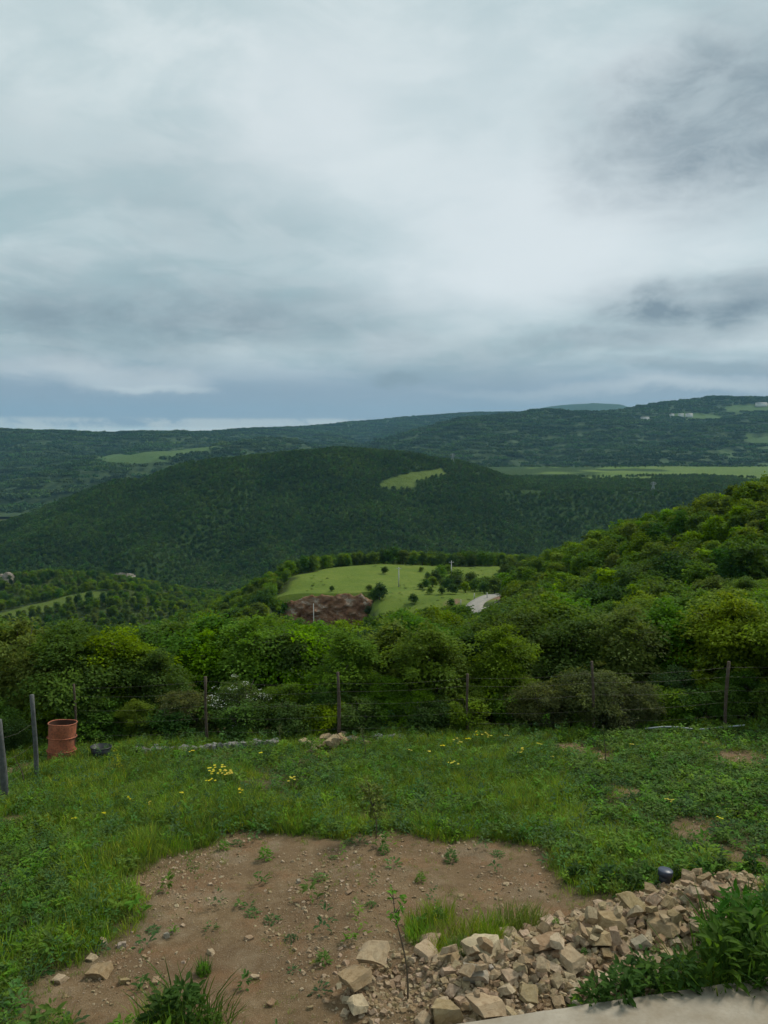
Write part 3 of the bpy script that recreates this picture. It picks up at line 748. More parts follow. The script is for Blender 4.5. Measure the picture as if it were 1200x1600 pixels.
# ------------------------------------------------------------------ scattering of uncountable growth
def scatter(name, pts, rot, scl, idx, protos, label, cat):
    pts = np.asarray(pts, np.float32); n = len(pts)
    me = bpy.data.meshes.new(name); me.vertices.add(n); me.vertices.foreach_set('co', pts.ravel())
    a = me.attributes.new('rot', 'FLOAT_VECTOR', 'POINT'); a.data.foreach_set('vector', np.asarray(rot, np.float32).ravel())
    a = me.attributes.new('scl', 'FLOAT_VECTOR', 'POINT')
    s = np.asarray(scl, np.float32); s = np.repeat(s[:, None], 3, 1) if s.ndim == 1 else s
    a.data.foreach_set('vector', s.ravel())
    a = me.attributes.new('idx', 'INT', 'POINT'); a.data.foreach_set('value', np.asarray(idx, np.int32))
    o = obj(name, me)
    ng = bpy.data.node_groups.new(name, 'GeometryNodeTree')
    ng.interface.new_socket('Geometry', in_out='INPUT', socket_type='NodeSocketGeometry')
    ng.interface.new_socket('Geometry', in_out='OUTPUT', socket_type='NodeSocketGeometry')
    N, L = ng.nodes, ng.links
    gi, go = N.new('NodeGroupInput'), N.new('NodeGroupOutput')
    iop = N.new('GeometryNodeInstanceOnPoints'); g2i = N.new('GeometryNodeGeometryToInstance')
    for p in reversed(protos):
        oi = N.new('GeometryNodeObjectInfo'); oi.inputs['Object'].default_value = p; oi.inputs['As Instance'].default_value = False
        L.new(oi.outputs['Geometry'], g2i.inputs[0])
    def na(nm, dt):
        x = N.new('GeometryNodeInputNamedAttribute'); x.data_type = dt; x.inputs['Name'].default_value = nm
        return [q for q in x.outputs if q.enabled and q.name == 'Attribute'][0]
    e2r = N.new('FunctionNodeEulerToRotation')
    L.new(na('rot', 'FLOAT_VECTOR'), e2r.inputs[0]); L.new(e2r.outputs[0], iop.inputs['Rotation'])
    L.new(na('scl', 'FLOAT_VECTOR'), iop.inputs['Scale']); L.new(na('idx', 'INT'), iop.inputs['Instance Index'])
    iop.inputs['Pick Instance'].default_value = True
    L.new(gi.outputs[0], iop.inputs['Points']); L.new(g2i.outputs[0], iop.inputs['Instance']); L.new(iop.outputs[0], go.inputs[0])
    md = o.modifiers.new('scatter', 'NODES'); md.node_group = ng
    return tag(o, label, cat, kind='stuff')
def jitter_grid(x0, x1, y0, y1, s, g, j=0.48):
    xs, ys = np.meshgrid(np.arange(x0, x1, s), np.arange(y0, y1, s)); xs = xs.ravel() + g.uniform(-j, j, xs.size) * s; ys = ys.ravel() + g.uniform(-j, j, ys.size) * s
    return xs, ys
def zrot(n, g, tilt=0.08):
    return np.stack([g.normal(size=n) * tilt, g.normal(size=n) * tilt, g.random(n) * 6.283], 1)
def in_view(x, y, z, mu=200, mv=150):
    u, v = proj(x, y, z); return (u > -mu) & (u < 1200 + mu) & (v < 1600 + mv)

# ------------------------------------------------------------------ far woods
g = np.random.default_rng(101)
x, y = jitter_grid(-540, 400, 600, 1130, 4.5, g); z = e_z(x, y)
k = in_view(x, y, z) & (e_meadow(x, y) < 0.5) & (z > f_z(x, y) - 3) & (z > np.where(y < 620, near_z(x, y) - 2, -999))
k &= ~((y > 940) & (fbm(x / 40, y / 40, 111, 3) > 0.75))
x, y, z = x[k], y[k], z[k]
s = g.uniform(0.58, 0.92, len(x)) * (1 + 0.2 * fbm(x / 60, y / 60, 112, 3))
scatter('hill_forest', np.stack([x, y, z - 0.4], 1), zrot(len(x), g), s, g.integers(0, 5, len(x)), FAR, 'dark green forest covering the broad rounded hill in the middle', 'forest')
x, y = jitter_grid(-200, 1150, 780, 1330, 5.4, g); z = f_z(x, y)
mm = f_meadow(x, y)
hedge = (np.abs(np.sin((y - 0.08 * x) / 34.0 + 1.2 * fbm(x / 80, y / 80, 115, 2))) < 0.13) & (fbm(x / 55, y / 25, 116, 2) > -0.05) & (x < 620)
k = in_view(x, y, z) & (z > -130) & (z > e_z(x, y) - 3) & ((mm < 0.35) | hedge | (g.random(len(x)) < 0.012)) & ~((fbm(x / 35, y / 35, 117, 2) > 0.62) & (mm < 0.35))
xb, yb = jitter_grid(-200, 1350, 1690, 1990, 11, g); zb = f_z(xb, yb); kb = in_view(xb, yb, zb) & (g.random(len(xb)) < sstep(1690, 1770, yb))
x, y, z = np.r_[x[k], xb[kb]], np.r_[y[k], yb[kb]], np.r_[z[k], zb[kb]]
scatter('plateau_wood', np.stack([x, y, z - 0.4], 1), zrot(len(x), g), g.uniform(0.5, 0.95, len(x)), g.integers(0, 5, len(x)), FAR, 'wood and hedgerows on the edge of the flat meadow plateau', 'forest')
x, y = jitter_grid(-850, 2200, 1850, 3750, 36, g); z = g_z(x, y)
k = in_view(x, y, z) & (g_meadow(x, y) < 0.3 + 0.25 * g.random(len(x)))
x, y, z = x[k], y[k], z[k]
scatter('back_ridge_forest', np.stack([x, y, z - 1], 1), zrot(len(x), g, 0.03), g.uniform(0.8, 1.15, len(x)), g.integers(0, 4, len(x)), PATCH, 'bluish green forest on the far ridge at the right', 'forest')
x, y = jitter_grid(-2400, 1300, 1400, 5050, 37, g); z = h_z(x, y)
k = in_view(x, y, z) & (h_lit_patch(x, y) < 0.35)
x, y, z = x[k], y[k], z[k]
scatter('valley_ridge_forest', np.stack([x, y, z - 1], 1), zrot(len(x), g, 0.03), g.uniform(0.8, 1.15, len(x)), g.integers(0, 4, len(x)), PATCH, 'bluish green forest on the far ridges across the left valley', 'forest')

# ------------------------------------------------------------------ trees of the near slope
SKY_U = [-200, 0, 60, 100, 200, 270, 300, 330, 425, 440, 455, 560, 575, 620, 700, 726, 735, 768, 776, 795, 850, 910, 1000, 1100, 1200, 1400]
SKY_V = [968, 966, 972, 968, 958, 952, 940, 926, 918, 946, 968, 979, 962, 950, 946, 942, 957, 952, 938, 888, 852, 828, 800, 768, 738, 690]
def skyline(u): return np.interp(u, SKY_U, SKY_V)
TREES = []                                   # (x, y, z, scale_xy, scale_z, kind, variant)
def add_tree(u, vtop, Y, kind, wide=1.0):
    vs = NEAR[kind]; i = int(rng.integers(len(vs))); H = vs[i][2]
    top = P(u, vtop, Y); zg = float(near_z(top[0], Y)); h = max(0.9, top[2] - zg)
    sz = h / H; TREES.append((top[0], Y, zg, min(sz, 1.25) * wide * (1.08 if sz > 0.75 else 1.2), sz, kind, i, True))
for a in [(-60, 950, 20.4, 'hazel'), (30, 968, 20.3, 'hazel'), (105, 985, 20.6, 'hornbeam'), (185, 998, 21.3, 'hazel'), (140, 1085, 19.9, 'hornbeam'), (60, 1090, 19.2, 'hazel'), (-30, 1080, 17.9, 'hornbeam'),
          (5, 1120, 17.6, 'deep'), (235, 1035, 20.9, 'hornbeam'), (285, 1085, 19.8, 'olive'), (215, 1100, 19.7, 'hazel'), (375, 1062, 20.1, 'blossom'), (305, 1020, 22.8, 'hazel'), (390, 1000, 22.6, 'hazel'), (440, 1070, 20.2, 'hornbeam'),
          (465, 996, 22.9, 'hazel'), (545, 1004, 21.2, 'hornbeam'), (505, 1070, 20.0, 'deep'), (620, 975, 22.4, 'hazel'), (600, 1055, 20.2, 'hornbeam'), (680, 1000, 20.9, 'hazel'),
          (655, 1080, 19.8, 'hazel'), (745, 990, 22.8, 'deep'), (785, 1010, 21.0, 'hazel'), (740, 1075, 20.1, 'hornbeam'), (845, 1072, 19.7, 'olive', 1.1), (930, 1052, 19.9, 'olive', 1.2), (1000, 1075, 19.8, 'olive', 1.0),
          (890, 975, 23.0, 'hornbeam'), (985, 985, 22.2, 'hazel'), (1055, 962, 23.0, 'hornbeam'), (1060, 1040, 20.6, 'deep'), (1120, 955, 22.0, 'hazel'), (1185, 940, 22.4, 'hornbeam'),
          (1240, 960, 20.6, 'hazel'), (1165, 1045, 20.3, 'deep'), (1215, 1060, 19.8, 'deep'), (1290, 950, 21, 'hornbeam'), (-120, 960, 21, 'hornbeam')]:
    add_tree(a[0], a[1] - (20 if a[1] < 1040 else 6), a[2] - (1.3 if a[0] > 60 else 0.6), *a[3:])
for i, u in enumerate(range(-20, 1230, 58)):
    kd = 'low_' + ('hornbeam', 'deep', 'hazel', 'hornbeam', 'hazel', 'deep', 'hornbeam')[i % 7]
    if 800 < u < 1010 and i % 2: kd = 'low_olive'
    add_tree(u + rng.uniform(-14, 14), rng.uniform(1085, 1140) - (12 if u > 700 else 0), rng.uniform(18.1, 18.7), kd, 1.15)
N_FRONT = len(TREES)
g = np.random.default_rng(202)
cand = []
for y0, y1, s in ((22.2, 60, 3.0), (60, 120, 3.1), (120, 200, 3.3), (200, 290, 3.6), (290, 640, 4.6)):
    x, y = jitter_grid(-0.62 * y1 - 4, 0.62 * y1 + 4, y0, y1, s, g); cand.append(np.stack([x, y], 1))
cand = np.concatenate(cand); x, y = cand.T; z = near_z(x, y)
md = meadow_near(x, y); sc = scar_near(x, y)
ROADP = [P(u, v, Y) for u, v, Y in ((800, 925, 210), (770, 933, 192), (755, 936, 187), (742, 940, 182), (738, 947, 175), (746, 957, 166), (765, 968, 158))]
rd = np.min([seg_dist(x, y, ROADP[i][:2], ROADP[i + 1][:2]) for i in range(len(ROADP) - 1)], axis=0)
k = in_view(x, y, z, 190) & (md < 0.5) & (sc < 0.3) & (rd > 4.2)
# keep clear of the cliff face and the cut below it
cu, cv = proj(x, y, z)
k &= ~((y > 186) & (y < 216) & (cu > 435) & (cu < 582))
x, y, z = x[k], y[k], z[k]
hgt = g.uniform(3.6, 5.6, len(x)) * (1 + 0.15 * fbm(x / 14, y / 14, 121, 2))
u, vt = proj(x, y, z + hgt)
lim = np.minimum(np.minimum(skyline(u), skyline(u - 1200 * 1.6 / y)), skyline(u)) if False else skyline(u)
lim = np.maximum(lim, np.maximum(skyline(u - F_PX * 1.5 / y), skyline(u + F_PX * 1.5 / y)) - 14)
lim = np.where(y < 45, np.maximum(lim, 938), np.where(y < 75, np.maximum(lim, 900), lim)); near = y < 200
dep = y * CP - z * SP
over = (lim - vt) * dep / F_PX                # metres above the allowed tree line
hgt = np.where(near, hgt - np.maximum(over, 0), hgt)
k = hgt > 1.7
x, y, z, hgt = x[k], y[k], z[k], hgt[k]
# hidden trees: march a coarse horizon map from near to far and drop what cannot be seen
order = np.argsort(y); x, y, z, hgt = x[order], y[order], z[order], hgt[order]
u, vt = proj(x, y, z + hgt)
hor = np.full(160, 1700.0); seen = np.zeros(len(x), bool)
for i in range(len(x)):
    b0 = int(np.clip((u[i] + 200) / 10, 0, 159)); hw = int(max(0, F_PX * 1.3 / y[i] / 10))
    lo, hi = max(0, b0 - hw), min(160, b0 + hw + 1)
    if vt[i] < hor[lo:hi].max() + 22: seen[i] = True
    hor[lo:hi] = np.minimum(hor[lo:hi], vt[i] + 0.35 * (F_PX * hgt[i] / y[i]))
x, y, z, hgt = x[seen], y[seen], z[seen], hgt[seen]
uu_ = proj(x, y, z)[0]; inf = (uu_ > -15) & (uu_ < 1215); order = np.r_[np.where(inf)[0], np.where(~inf)[0]]; x, y, z, hgt = x[order], y[order], z[order], hgt[order]
n_ind = 275 - N_FRONT
tone = fbm(x / 10, y / 10, 131, 2)
for i in range(min(n_ind, len(x))):
    kind = 'hazel' if tone[i] > 0.05 else ('hornbeam' if tone[i] > -0.35 else 'deep')
    if g.random() < 0.15: kind = ('hazel', 'hornbeam', 'deep')[int(g.integers(3))]
    vs = NEAR[kind]; j = int(g.integers(len(vs))); sz = hgt[i] / vs[j][2]
    TREES.append((x[i], y[i], z[i], max(1.0, min(1.3, sz * 1.2)), sz, kind, j, False))
r_ = slice(n_ind, None)
x, y, z, hgt, tone = x[r_], y[r_], z[r_], hgt[r_], tone[r_]
idx = np.where(tone > 0.1, g.choice([0, 4], len(x)), np.where(tone > -0.3, g.choice([1, 2], len(x)), 3))
idx = np.where(g.random(len(x)) < 0.2, g.integers(0, 5, len(x)), idx)
sz = hgt / 4.4
scatter('slope_wood', np.stack([x, y, z - 0.1], 1), zrot(len(x), g), np.stack([np.maximum(0.8, sz), np.maximum(0.8, sz), sz], 1), idx, MID, 'dense green wood running down the slopes towards the valley', 'forest')

KIND_WORD = {'low_hazel': 'yellow-green hazel', 'low_hornbeam': 'mid-green hornbeam', 'low_deep': 'dark green', 'low_olive': 'grey-green twiggy', 'hazel': 'yellow-green hazel', 'hornbeam': 'mid-green hornbeam', 'deep': 'dark green', 'olive': 'grey-green twiggy', 'blossom': 'white-blossomed'}
NAME = {'low_hazel': 'hazel_shrub', 'low_hornbeam': 'hornbeam_shrub', 'low_deep': 'dark_leaved_shrub', 'low_olive': 'grey_green_shrub', 'hazel': 'hazel_tree', 'hornbeam': 'hornbeam_tree', 'deep': 'dark_leaved_tree', 'olive': 'grey_green_shrub', 'blossom': 'blossoming_shrub'}
POST_U = [118, 325, 530, 732, 929, 1139]
POST_W = ['the corner post behind the barrel', 'the second far fence post', 'the third far fence post', 'the fourth far fence post', 'the fifth far fence post', 'the rightmost far fence post']
front_labels = []
for i, (tx, ty, tz, sxy, szz, kind, j, front) in enumerate(TREES):
    cm, tm, H, R = NEAR[kind][j]
    t = empty(NAME[kind], (tx, ty, tz), float(rng.random() * 6.28)); t.scale = (sxy, sxy, szz)
    c = obj('crown', cm, t); tr = obj('trunk', tm, t)
    uu, vv = proj(tx, ty, tz + szz * H)
    if front:
        p = int(np.argmin([abs(uu - q) for q in POST_U])); side = 'left of' if uu < POST_U[p] - 25 else ('right of' if uu > POST_U[p] + 25 else 'behind')
        size = 'tall' if szz * H > 3.4 else ('low' if szz * H < 2.4 else 'medium-sized')
        lab = f"{size} {KIND_WORD[kind]} {'shrub' if kind in ('olive', 'blossom') or size == 'low' or kind.startswith('low_') else 'tree'} just beyond the fence, {side} {POST_W[p]}"
        if uu < -20: lab = f"{KIND_WORD[kind]} {'tree' if size == 'tall' else 'bush'} at the left edge beyond the grey side fence"
        if uu > 1200: lab = f"{size} {KIND_WORD[kind]} tree at the right edge beyond the wire fence"
        if lab in front_labels: lab = lab.replace(' just beyond', ' further beyond') if ' just beyond' in lab else lab + ', farther'
        front_labels.append(lab)
        tag(t, lab, 'shrub' if kind in ('olive', 'blossom') or kind.startswith('low_') else 'tree', 'trees and shrubs just beyond the fence')
    else:
        p = int(np.argmin([abs(uu - q) for q in POST_U])); rank = 'well above' if vv < 930 else ('a little above' if vv < 965 else 'just above')
        if uu < 20: where = 'near the left edge above the grey posts'
        else: where = f"{rank} {POST_W[p]}"
        tag(t, f"{KIND_WORD[kind]} tree {where}", 'tree', 'trees of the thicket on the slope below the yard')

# ------------------------------------------------------------------ knoll: cliff, road, bushes, poles
def mk_rock(name, stops, sc=0.6, stretch=3.0):
    b = MB(name); mp = b.n('ShaderNodeMapping'); mp.inputs['Scale'].default_value = (1, 1, stretch); mp.inputs['Rotation'].default_value = (0, 0.35, 0)
    b.lk(b.coord(), mp.inputs['Vector'])
    n = b.noise(sc, 8, 0.7, mp.outputs[0], 0.6); n2 = b.noise(sc * 5, 5, 0.6)
    c = b.ramp(n, stops); c = b.mix(b.mr(n2, 0.4, 0.7, 0, 0.35), c, stops[0][1])
    return b.surf(c, 0.95, b.bump(n, 1.0, 0.5), 0.1)
M['cliff'] = mk_rock('red_brown_rock', [(0.34, (0.075, 0.038, 0.022)), (0.46, (0.20, 0.100, 0.055)), (0.55, (0.28, 0.165, 0.100)), (0.64, (0.42, 0.36, 0.29))], 0.28, 2.2)
M['palecliff'] = mk_rock('pale_eroded_rock', [(0.36, (0.08, 0.075, 0.05)), (0.5, (0.20, 0.17, 0.135)), (0.64, (0.33, 0.29, 0.25))], 0.12)
def cliff(name, tops, bots, mat, label, amp=0.8, nx=60, ny=16, fs=0.35, seed=5):
    T = np.array(tops); B = np.array(bots); t = np.linspace(0, 1, nx)
    ti = np.linspace(0, 1, len(T))
    TT = np.stack([np.interp(t, ti, T[:, i]) for i in range(3)], 1); BB = np.stack([np.interp(t, ti, B[:, i]) for i in range(3)], 1)
    TT[:, 2] += 0.7 * amp * fbm(t * 9, t * 0 + seed, seed, 4, 0.6)
    s = np.linspace(0, 1, ny)[None, :, None]
    V = TT[:, None, :] * (1 - s) + BB[:, None, :] * s
    n = fbm(V[..., 0] * fs, V[..., 2] * fs * 2, seed, 5, 0.6) * amp; w = np.sin(np.clip(s[..., 0], 0, 1) * np.pi) * 0.8 + 0.2
    V[..., 1] -= n * w + amp * 0.3; V[..., 2] += 0.3 * n * w
    # a returned back edge so the face is a solid bank, not a sheet
    back = V[:, :1, :].copy(); back[..., 1] += 3.0; back[..., 2] -= 0.4
    back2 = V[:, -1:, :].copy(); back2[..., 1] += 3.0; back2[..., 2] -= 1.5
    V = np.concatenate([back, V, back2], 1)
    me = fast_mesh(name, V.reshape(-1, 3), grid_faces(nx, ny + 2)[:, ::-1], (mat,), False)
    return tag(obj(name, me), label, kind='structure')
cliff('cliff', [P(u, v, Y) for u, v, Y in ((436, 941, 202.6), (470, 934, 202.8), (510, 929, 203), (545, 928, 203), (566, 932, 202.6), (584, 940, 202))],
      [P(u, v, Y) for u, v, Y in ((440, 985, 198), (470, 995, 198), (510, 996, 198.5), (550, 992, 198), (574, 984, 198), (588, 962, 199))], M['cliff'],
      'red-brown earth cliff with grey rock streaks cut into the grassy knoll', 1.7, 110, 30, 0.5)
cliff('cliff', [P(u, v, Y) for u, v, Y in ((-30, 893, 478), (0, 898, 478), (14, 893, 478), (27, 910, 478))], [P(u, v, Y) for u, v, Y in ((-30, 938, 462), (0, 938, 462), (12, 934, 462), (24, 922, 464))],
      M['palecliff'], 'pale eroded cliff at the left edge above the low hills', 2.5, 40, 14, 0.12)
for tp, bt, lab in ((((178, 897, 640), (195, 894, 640), (212, 899, 640)), ((178, 906, 632), (195, 907, 632), (212, 905, 632)), 'small pale rock outcrop above the low wooded hill on the left'),
                    (((306, 911, 668), (335, 907, 668), (352, 911, 668), (375, 912, 668)), ((306, 922, 655), (335, 923, 655), (352, 923, 655), (375, 921, 655)), 'pale rock band at the foot of the forested hill')):
    cliff('rock_outcrop', [P(*q) for q in tp], [P(*q) for q in bt], M['palecliff'], lab, 1.6, 34, 8, 0.15, 9)
# road
def mk_road():
    b = MB('road_concrete'); n = b.noise(0.8, 6, 0.6); n2 = b.noise(9, 4, 0.6)
    c = b.ramp(n, [(0.3, (0.235, 0.215, 0.185)), (0.7, (0.31, 0.29, 0.25))]); return b.surf(b.mix(b.mr(n2, .4, .7, 0, .4), c, (0.20, 0.18, 0.155)), 0.9)
M['road'] = mk_road()
def road():
    pts = np.array(ROADP); t = np.linspace(0, 1, 40); ti = np.linspace(0, 1, len(pts))
    c = np.stack([np.interp(t, ti, pts[:, i]) for i in range(3)], 1)
    for _ in range(3): c[1:-1] = (c[:-2] + 2 * c[1:-1] + c[2:]) / 4
    d = np.gradient(c, axis=0); nrm = unit(np.stack([d[:, 1], -d[:, 0], d[:, 2] * 0], 1)); W2 = 2.3
    zz = np.maximum.reduce([near_z(c[:, 0] + nrm[:, 0] * q, c[:, 1] + nrm[:, 1] * q) for q in (-2.3, 0, 2.3)]) + 0.15
    rows = []
    for q, dz in ((-2.35, -0.5), (-2.3, 0.14), (-1.1, 0.17), (0, 0.18), (1.1, 0.17), (2.3, 0.14), (2.35, -0.5)):
        p = c + nrm * q; p[:, 2] = near_z(p[:, 0], p[:, 1]) + dz; rows.append(p)
    V = np.stack(rows, 1)
    me = fast_mesh('road', V.reshape(-1, 3), grid_faces(len(c), 7), (M['road'],), False)
    tag(obj('road', me), 'pale concrete road bending round the foot of the knoll', kind='structure')
road()
M['polewhite'] = mk_bark('whitewashed_concrete', (0.42, 0.41, 0.38), (0.55, 0.54, 0.50))
M['steel'] = mk_bark('galvanised_steel', (0.25, 0.27, 0.27), (0.36, 0.38, 0.38))
def utility_pole(u, vb, vt, Y, label, arms=True, r=0.14):
    b = P(u, vb, Y); zg = float(near_z(b[0], Y)); h = P(u, vt, Y)[2] - zg
    t = empty('utility_pole', (b[0], Y, zg)); a = Acc(); a.tube([(0, 0, -0.4), (0, 0, h)], [r * 1.25, r * 0.8], 8); obj('pole', a.mesh('pole', [M['polewhite']], True), t)
    if arms:
        a = Acc(); a.box((0, -0.16, h * 0.93), (1.5, 0.09, 0.10)); arm = obj('cross_arm', a.mesh('cross_arm', [M['polewhite']]), t)
        for sx in (-0.65, 0, 0.65):
            a = Acc(); a.tube([(sx, -0.16, h * 0.93 + 0.05), (sx, -0.16, h * 0.93 + 0.32)], [0.05, 0.04], 6); obj('insulator', a.mesh('insulator', [M['steel']]), arm)
    tag(t, label, 'pole', 'utility poles on the knoll')
utility_pole(623, 931, 886, 214, 'taller white utility pole at the front of the grassy knoll')
utility_pole(705, 917, 876, 232, 'white utility pole among dark bushes at the right of the knoll')
utility_pole(490, 962, 943, 186, 'short white pole standing in front of the red-brown cliff', False, 0.1)
for u, v0, v1, Y, lab in ((741, 936, 927, 189, 'tiny pale marker post on the far verge of the road'), (761, 939, 930, 187, 'thicker pale marker post at the right end of the visible road'), (720, 943, 934, 184, 'leftmost of the pale marker posts by the road')):
    b = P(u, v0, Y); zg = float(near_z(b[0], Y)); a = Acc(); a.box((0, 0, 0.6), (0.22, 0.22, 1.5)); a.box((0, 0, 1.37), (0.28, 0.28, 0.06))
    tag(obj('marker_post', a.mesh('marker_post', [M['polewhite']]), None, (b[0], Y, zg)), lab, 'post', 'road marker posts')
def pylon(u, vb, vt, Y, zf, label, w):
    b = P(u, vb, Y); zg = float(zf(b[0], Y)); h = max(12.0, P(u, vt, Y)[2] - zg)
    t = empty('power_pylon', (b[0], Y, zg))
    def at(sx, sy, z): k = w / 2 * (1 - 0.86 * min(1, z / (h * 0.8))); return (sx * k, sy * k, z)
    for sx in (-1, 1):
        for sy in (-1, 1):
            a = Acc(); a.tube([at(sx, sy, q * h) for q in (-0.02, 0.4, 0.8, 1.0)], 0.17, 4); obj('leg', a.mesh('leg', [M['steel']]), t)
    a = Acc(); lv = [0, .16, .30, .43, .55, .66, .76, .86]
    for q0, q1 in zip(lv[:-1], lv[1:]):
        for (ax, ay), (bx, by) in (((-1, -1), (1, -1)), ((1, -1), (1, 1)), ((1, 1), (-1, 1)), ((-1, 1), (-1, -1))):
            a.tube([at(ax, ay, q0 * h), at(bx, by, q1 * h)], 0.10, 4); a.tube([at(bx, by, q0 * h), at(ax, ay, q1 * h)], 0.10, 4)
    obj('lattice', a.mesh('lattice', [M['steel']]), t)
    for q, l in ((0.72, 3.6), (0.84, 4.4), (0.95, 3.2)):
        a = Acc(); a.tube([(-l, 0, q * h), (0, 0, q * h + 0.7), (l, 0, q * h)], 0.15, 4); a.tube([(-l, 0, q * h), (l, 0, q * h)], 0.13, 4); obj('cross_arm', a.mesh('cross_arm', [M['steel']]), t)
    tag(t, label, 'pylon', 'power pylons')
pylon(707, 727, 709, 1075, e_z, 'steel lattice pylon on the right shoulder of the forested hill', 5)
pylon(1020, 778, 755, 985, f_z, 'pale lattice pylon among the trees below the plateau meadow', 5)
# bushes and trees on the knoll
KB = [(614, 880, 268, 6.0), (600, 879, 270, 5.0), (630, 880, 268, 5.0), (585, 882, 266, 4.4), (645, 882, 266, 3.2), (660, 880, 268, 4.6), (675, 881, 268, 3.6), (690, 881, 268, 4.8), (718, 880, 270, 3.8), (737, 883, 266, 3.0),
      (560, 892, 246, 1.9), (578, 890, 248, 1.6), (602, 897, 240, 2.3), (612, 896, 240, 1.6), (640, 891, 250, 2.0), (658, 890, 250, 1.6), (650, 884, 262, 1.4), (556, 906, 226, 1.0), (484, 919, 212, 0.8), (519, 922, 208, 1.5), (515, 921, 209, 0.9),
      (688, 906, 235, 5.2), (676, 918, 222, 3.0), (664, 925, 212, 2.6), (657, 927, 210, 1.8), (694, 922, 216, 3.0), (712, 912, 232, 5.0), (728, 906, 242, 5.6), (745, 908, 240, 4.4), (757, 911, 232, 4.6), (770, 908, 236, 5.0), (782, 905, 240, 5.6),
      (742, 922, 215, 3.8), (727, 926, 208, 3.0), (757, 926, 206, 3.4), (773, 922, 208, 4.6), (788, 914, 214, 5.8), (706, 930, 202, 2.6), (690, 932, 200, 2.2), (790, 930, 195, 4.2), (800, 920, 200, 5.5), (640, 929, 204, 1.4), (672, 931, 201, 2.0),
      (700, 926, 209, 3.6), (715, 921, 216, 4.2), (735, 914, 228, 4.8), (748, 900, 246, 4.2), (760, 918, 220, 4.4), (780, 915, 222, 5.0), (722, 896, 250, 3.4), (680, 912, 230, 4.0), (668, 906, 236, 2.4), (545, 885, 258, 2.6), (530, 888, 252, 1.8), (570, 881, 268, 3.6), (705, 882, 266, 4.2), (750, 884, 266, 3.8), (775, 886, 264, 4.4),
      (600, 940, 196, 1.6), (622, 943, 192, 2.0), (645, 941, 192, 2.4), (662, 944, 188, 1.8), (684, 943, 188, 2.4), (590, 936, 200, 1.6), (705, 944, 185, 2.0),
      (583, 951, 199, 3.3), (593, 961, 197, 4.0), (575, 961, 196.5, 2.6), (437, 950, 201, 4.2), (447, 962, 197, 3.4), (462, 970, 195.5, 2.6),
      (577, 930, 205, 2.0), (568, 929, 206, 1.2), (742, 890, 256, 2.0), (764, 892, 254, 2.6), (588, 905, 228, 0.9), (700, 893, 250, 3.0)]
def i_keep(q): return (q[0] * 7 + q[1] * 3) % 5 > 0
for i, (u, v, Y, h) in enumerate([q for q in KB if not (q[0] > 715 and q[1] < 912 and i_keep(q)) and not (q[3] < 2.1 and q[0] < 655 and q[1] < 930 and q[0] not in (602, 519)) and not (q[1] > 934 and q[0] % 2 == 0)]):
    p = P(u, v, Y); zg = float(near_z(p[0], Y)); src = MID[int(rng.choice([1, 2, 3, 3, 0]))]
    t = empty('knoll_bush' if h < 3 else 'knoll_tree', (p[0], Y, zg - 0.1), rng.random() * 6.28); k = h / 4.4; k *= 1.1; kw = max(k, 0.35) * rng.uniform(1.05, 1.5); t.scale = (kw, kw, k)
    obj('crown', src.data, t)
    if h > 2.8:
        a = Acc(); a.tube([(0, 0, -0.3), (0.05, 0.03, 1.2), (0.2, 0.1, 2.6)], [0.14, 0.10, 0.05], 6); obj('trunk', a.mesh('trunk', [M['bark']]), t)
    where = 'at the rim of the red-brown cliff' if 430 < u < 600 and v > 945 else 'along the back edge of the knoll' if v < 886 else ('by the road at the right foot of the knoll' if u > 720 and v > 915 else ('around the right-hand utility pole' if u > 650 else 'dotted over the open knoll meadow'))
    tag(t, f"{'small dark bush' if h < 3 else 'dark green tree'} {where}", 'bush' if h < 3 else 'tree', f"{'bushes' if h < 3 else 'trees'} {where}")
g = np.random.default_rng(515)
x, y = jitter_grid(-45, 60, 172, 285, 1.05, g); z = near_z(x, y); pn = fbm(x / 6, y / 9, 181, 3)
k = (meadow_near(x, y) > 0.5) & (g.random(len(x)) < 0.05 + 0.3 * pn) & in_view(x, y, z)
x, y, z = x[k], y[k], z[k]; sc_ = g.uniform(0.05, 0.16, len(x)); zs = sc_ * g.uniform(0.15, 0.4, len(x))
scatter('pasture_tussocks', np.stack([x, y, z - 0.05], 1), zrot(len(x), g), np.stack([sc_ * 1.6, sc_ * 1.6, zs], 1), g.integers(0, 2, len(x)), [simple_tree(27, 2.0, 4.0, 0.1, 40, 20, 0.5, 0.8, M['pasture']), simple_tree(28, 2.2, 3.6, 0.1, 40, 20, 0.5, 0.8, M['pasture'])], 'low tussocks of pasture grass on the knoll', 'grass')
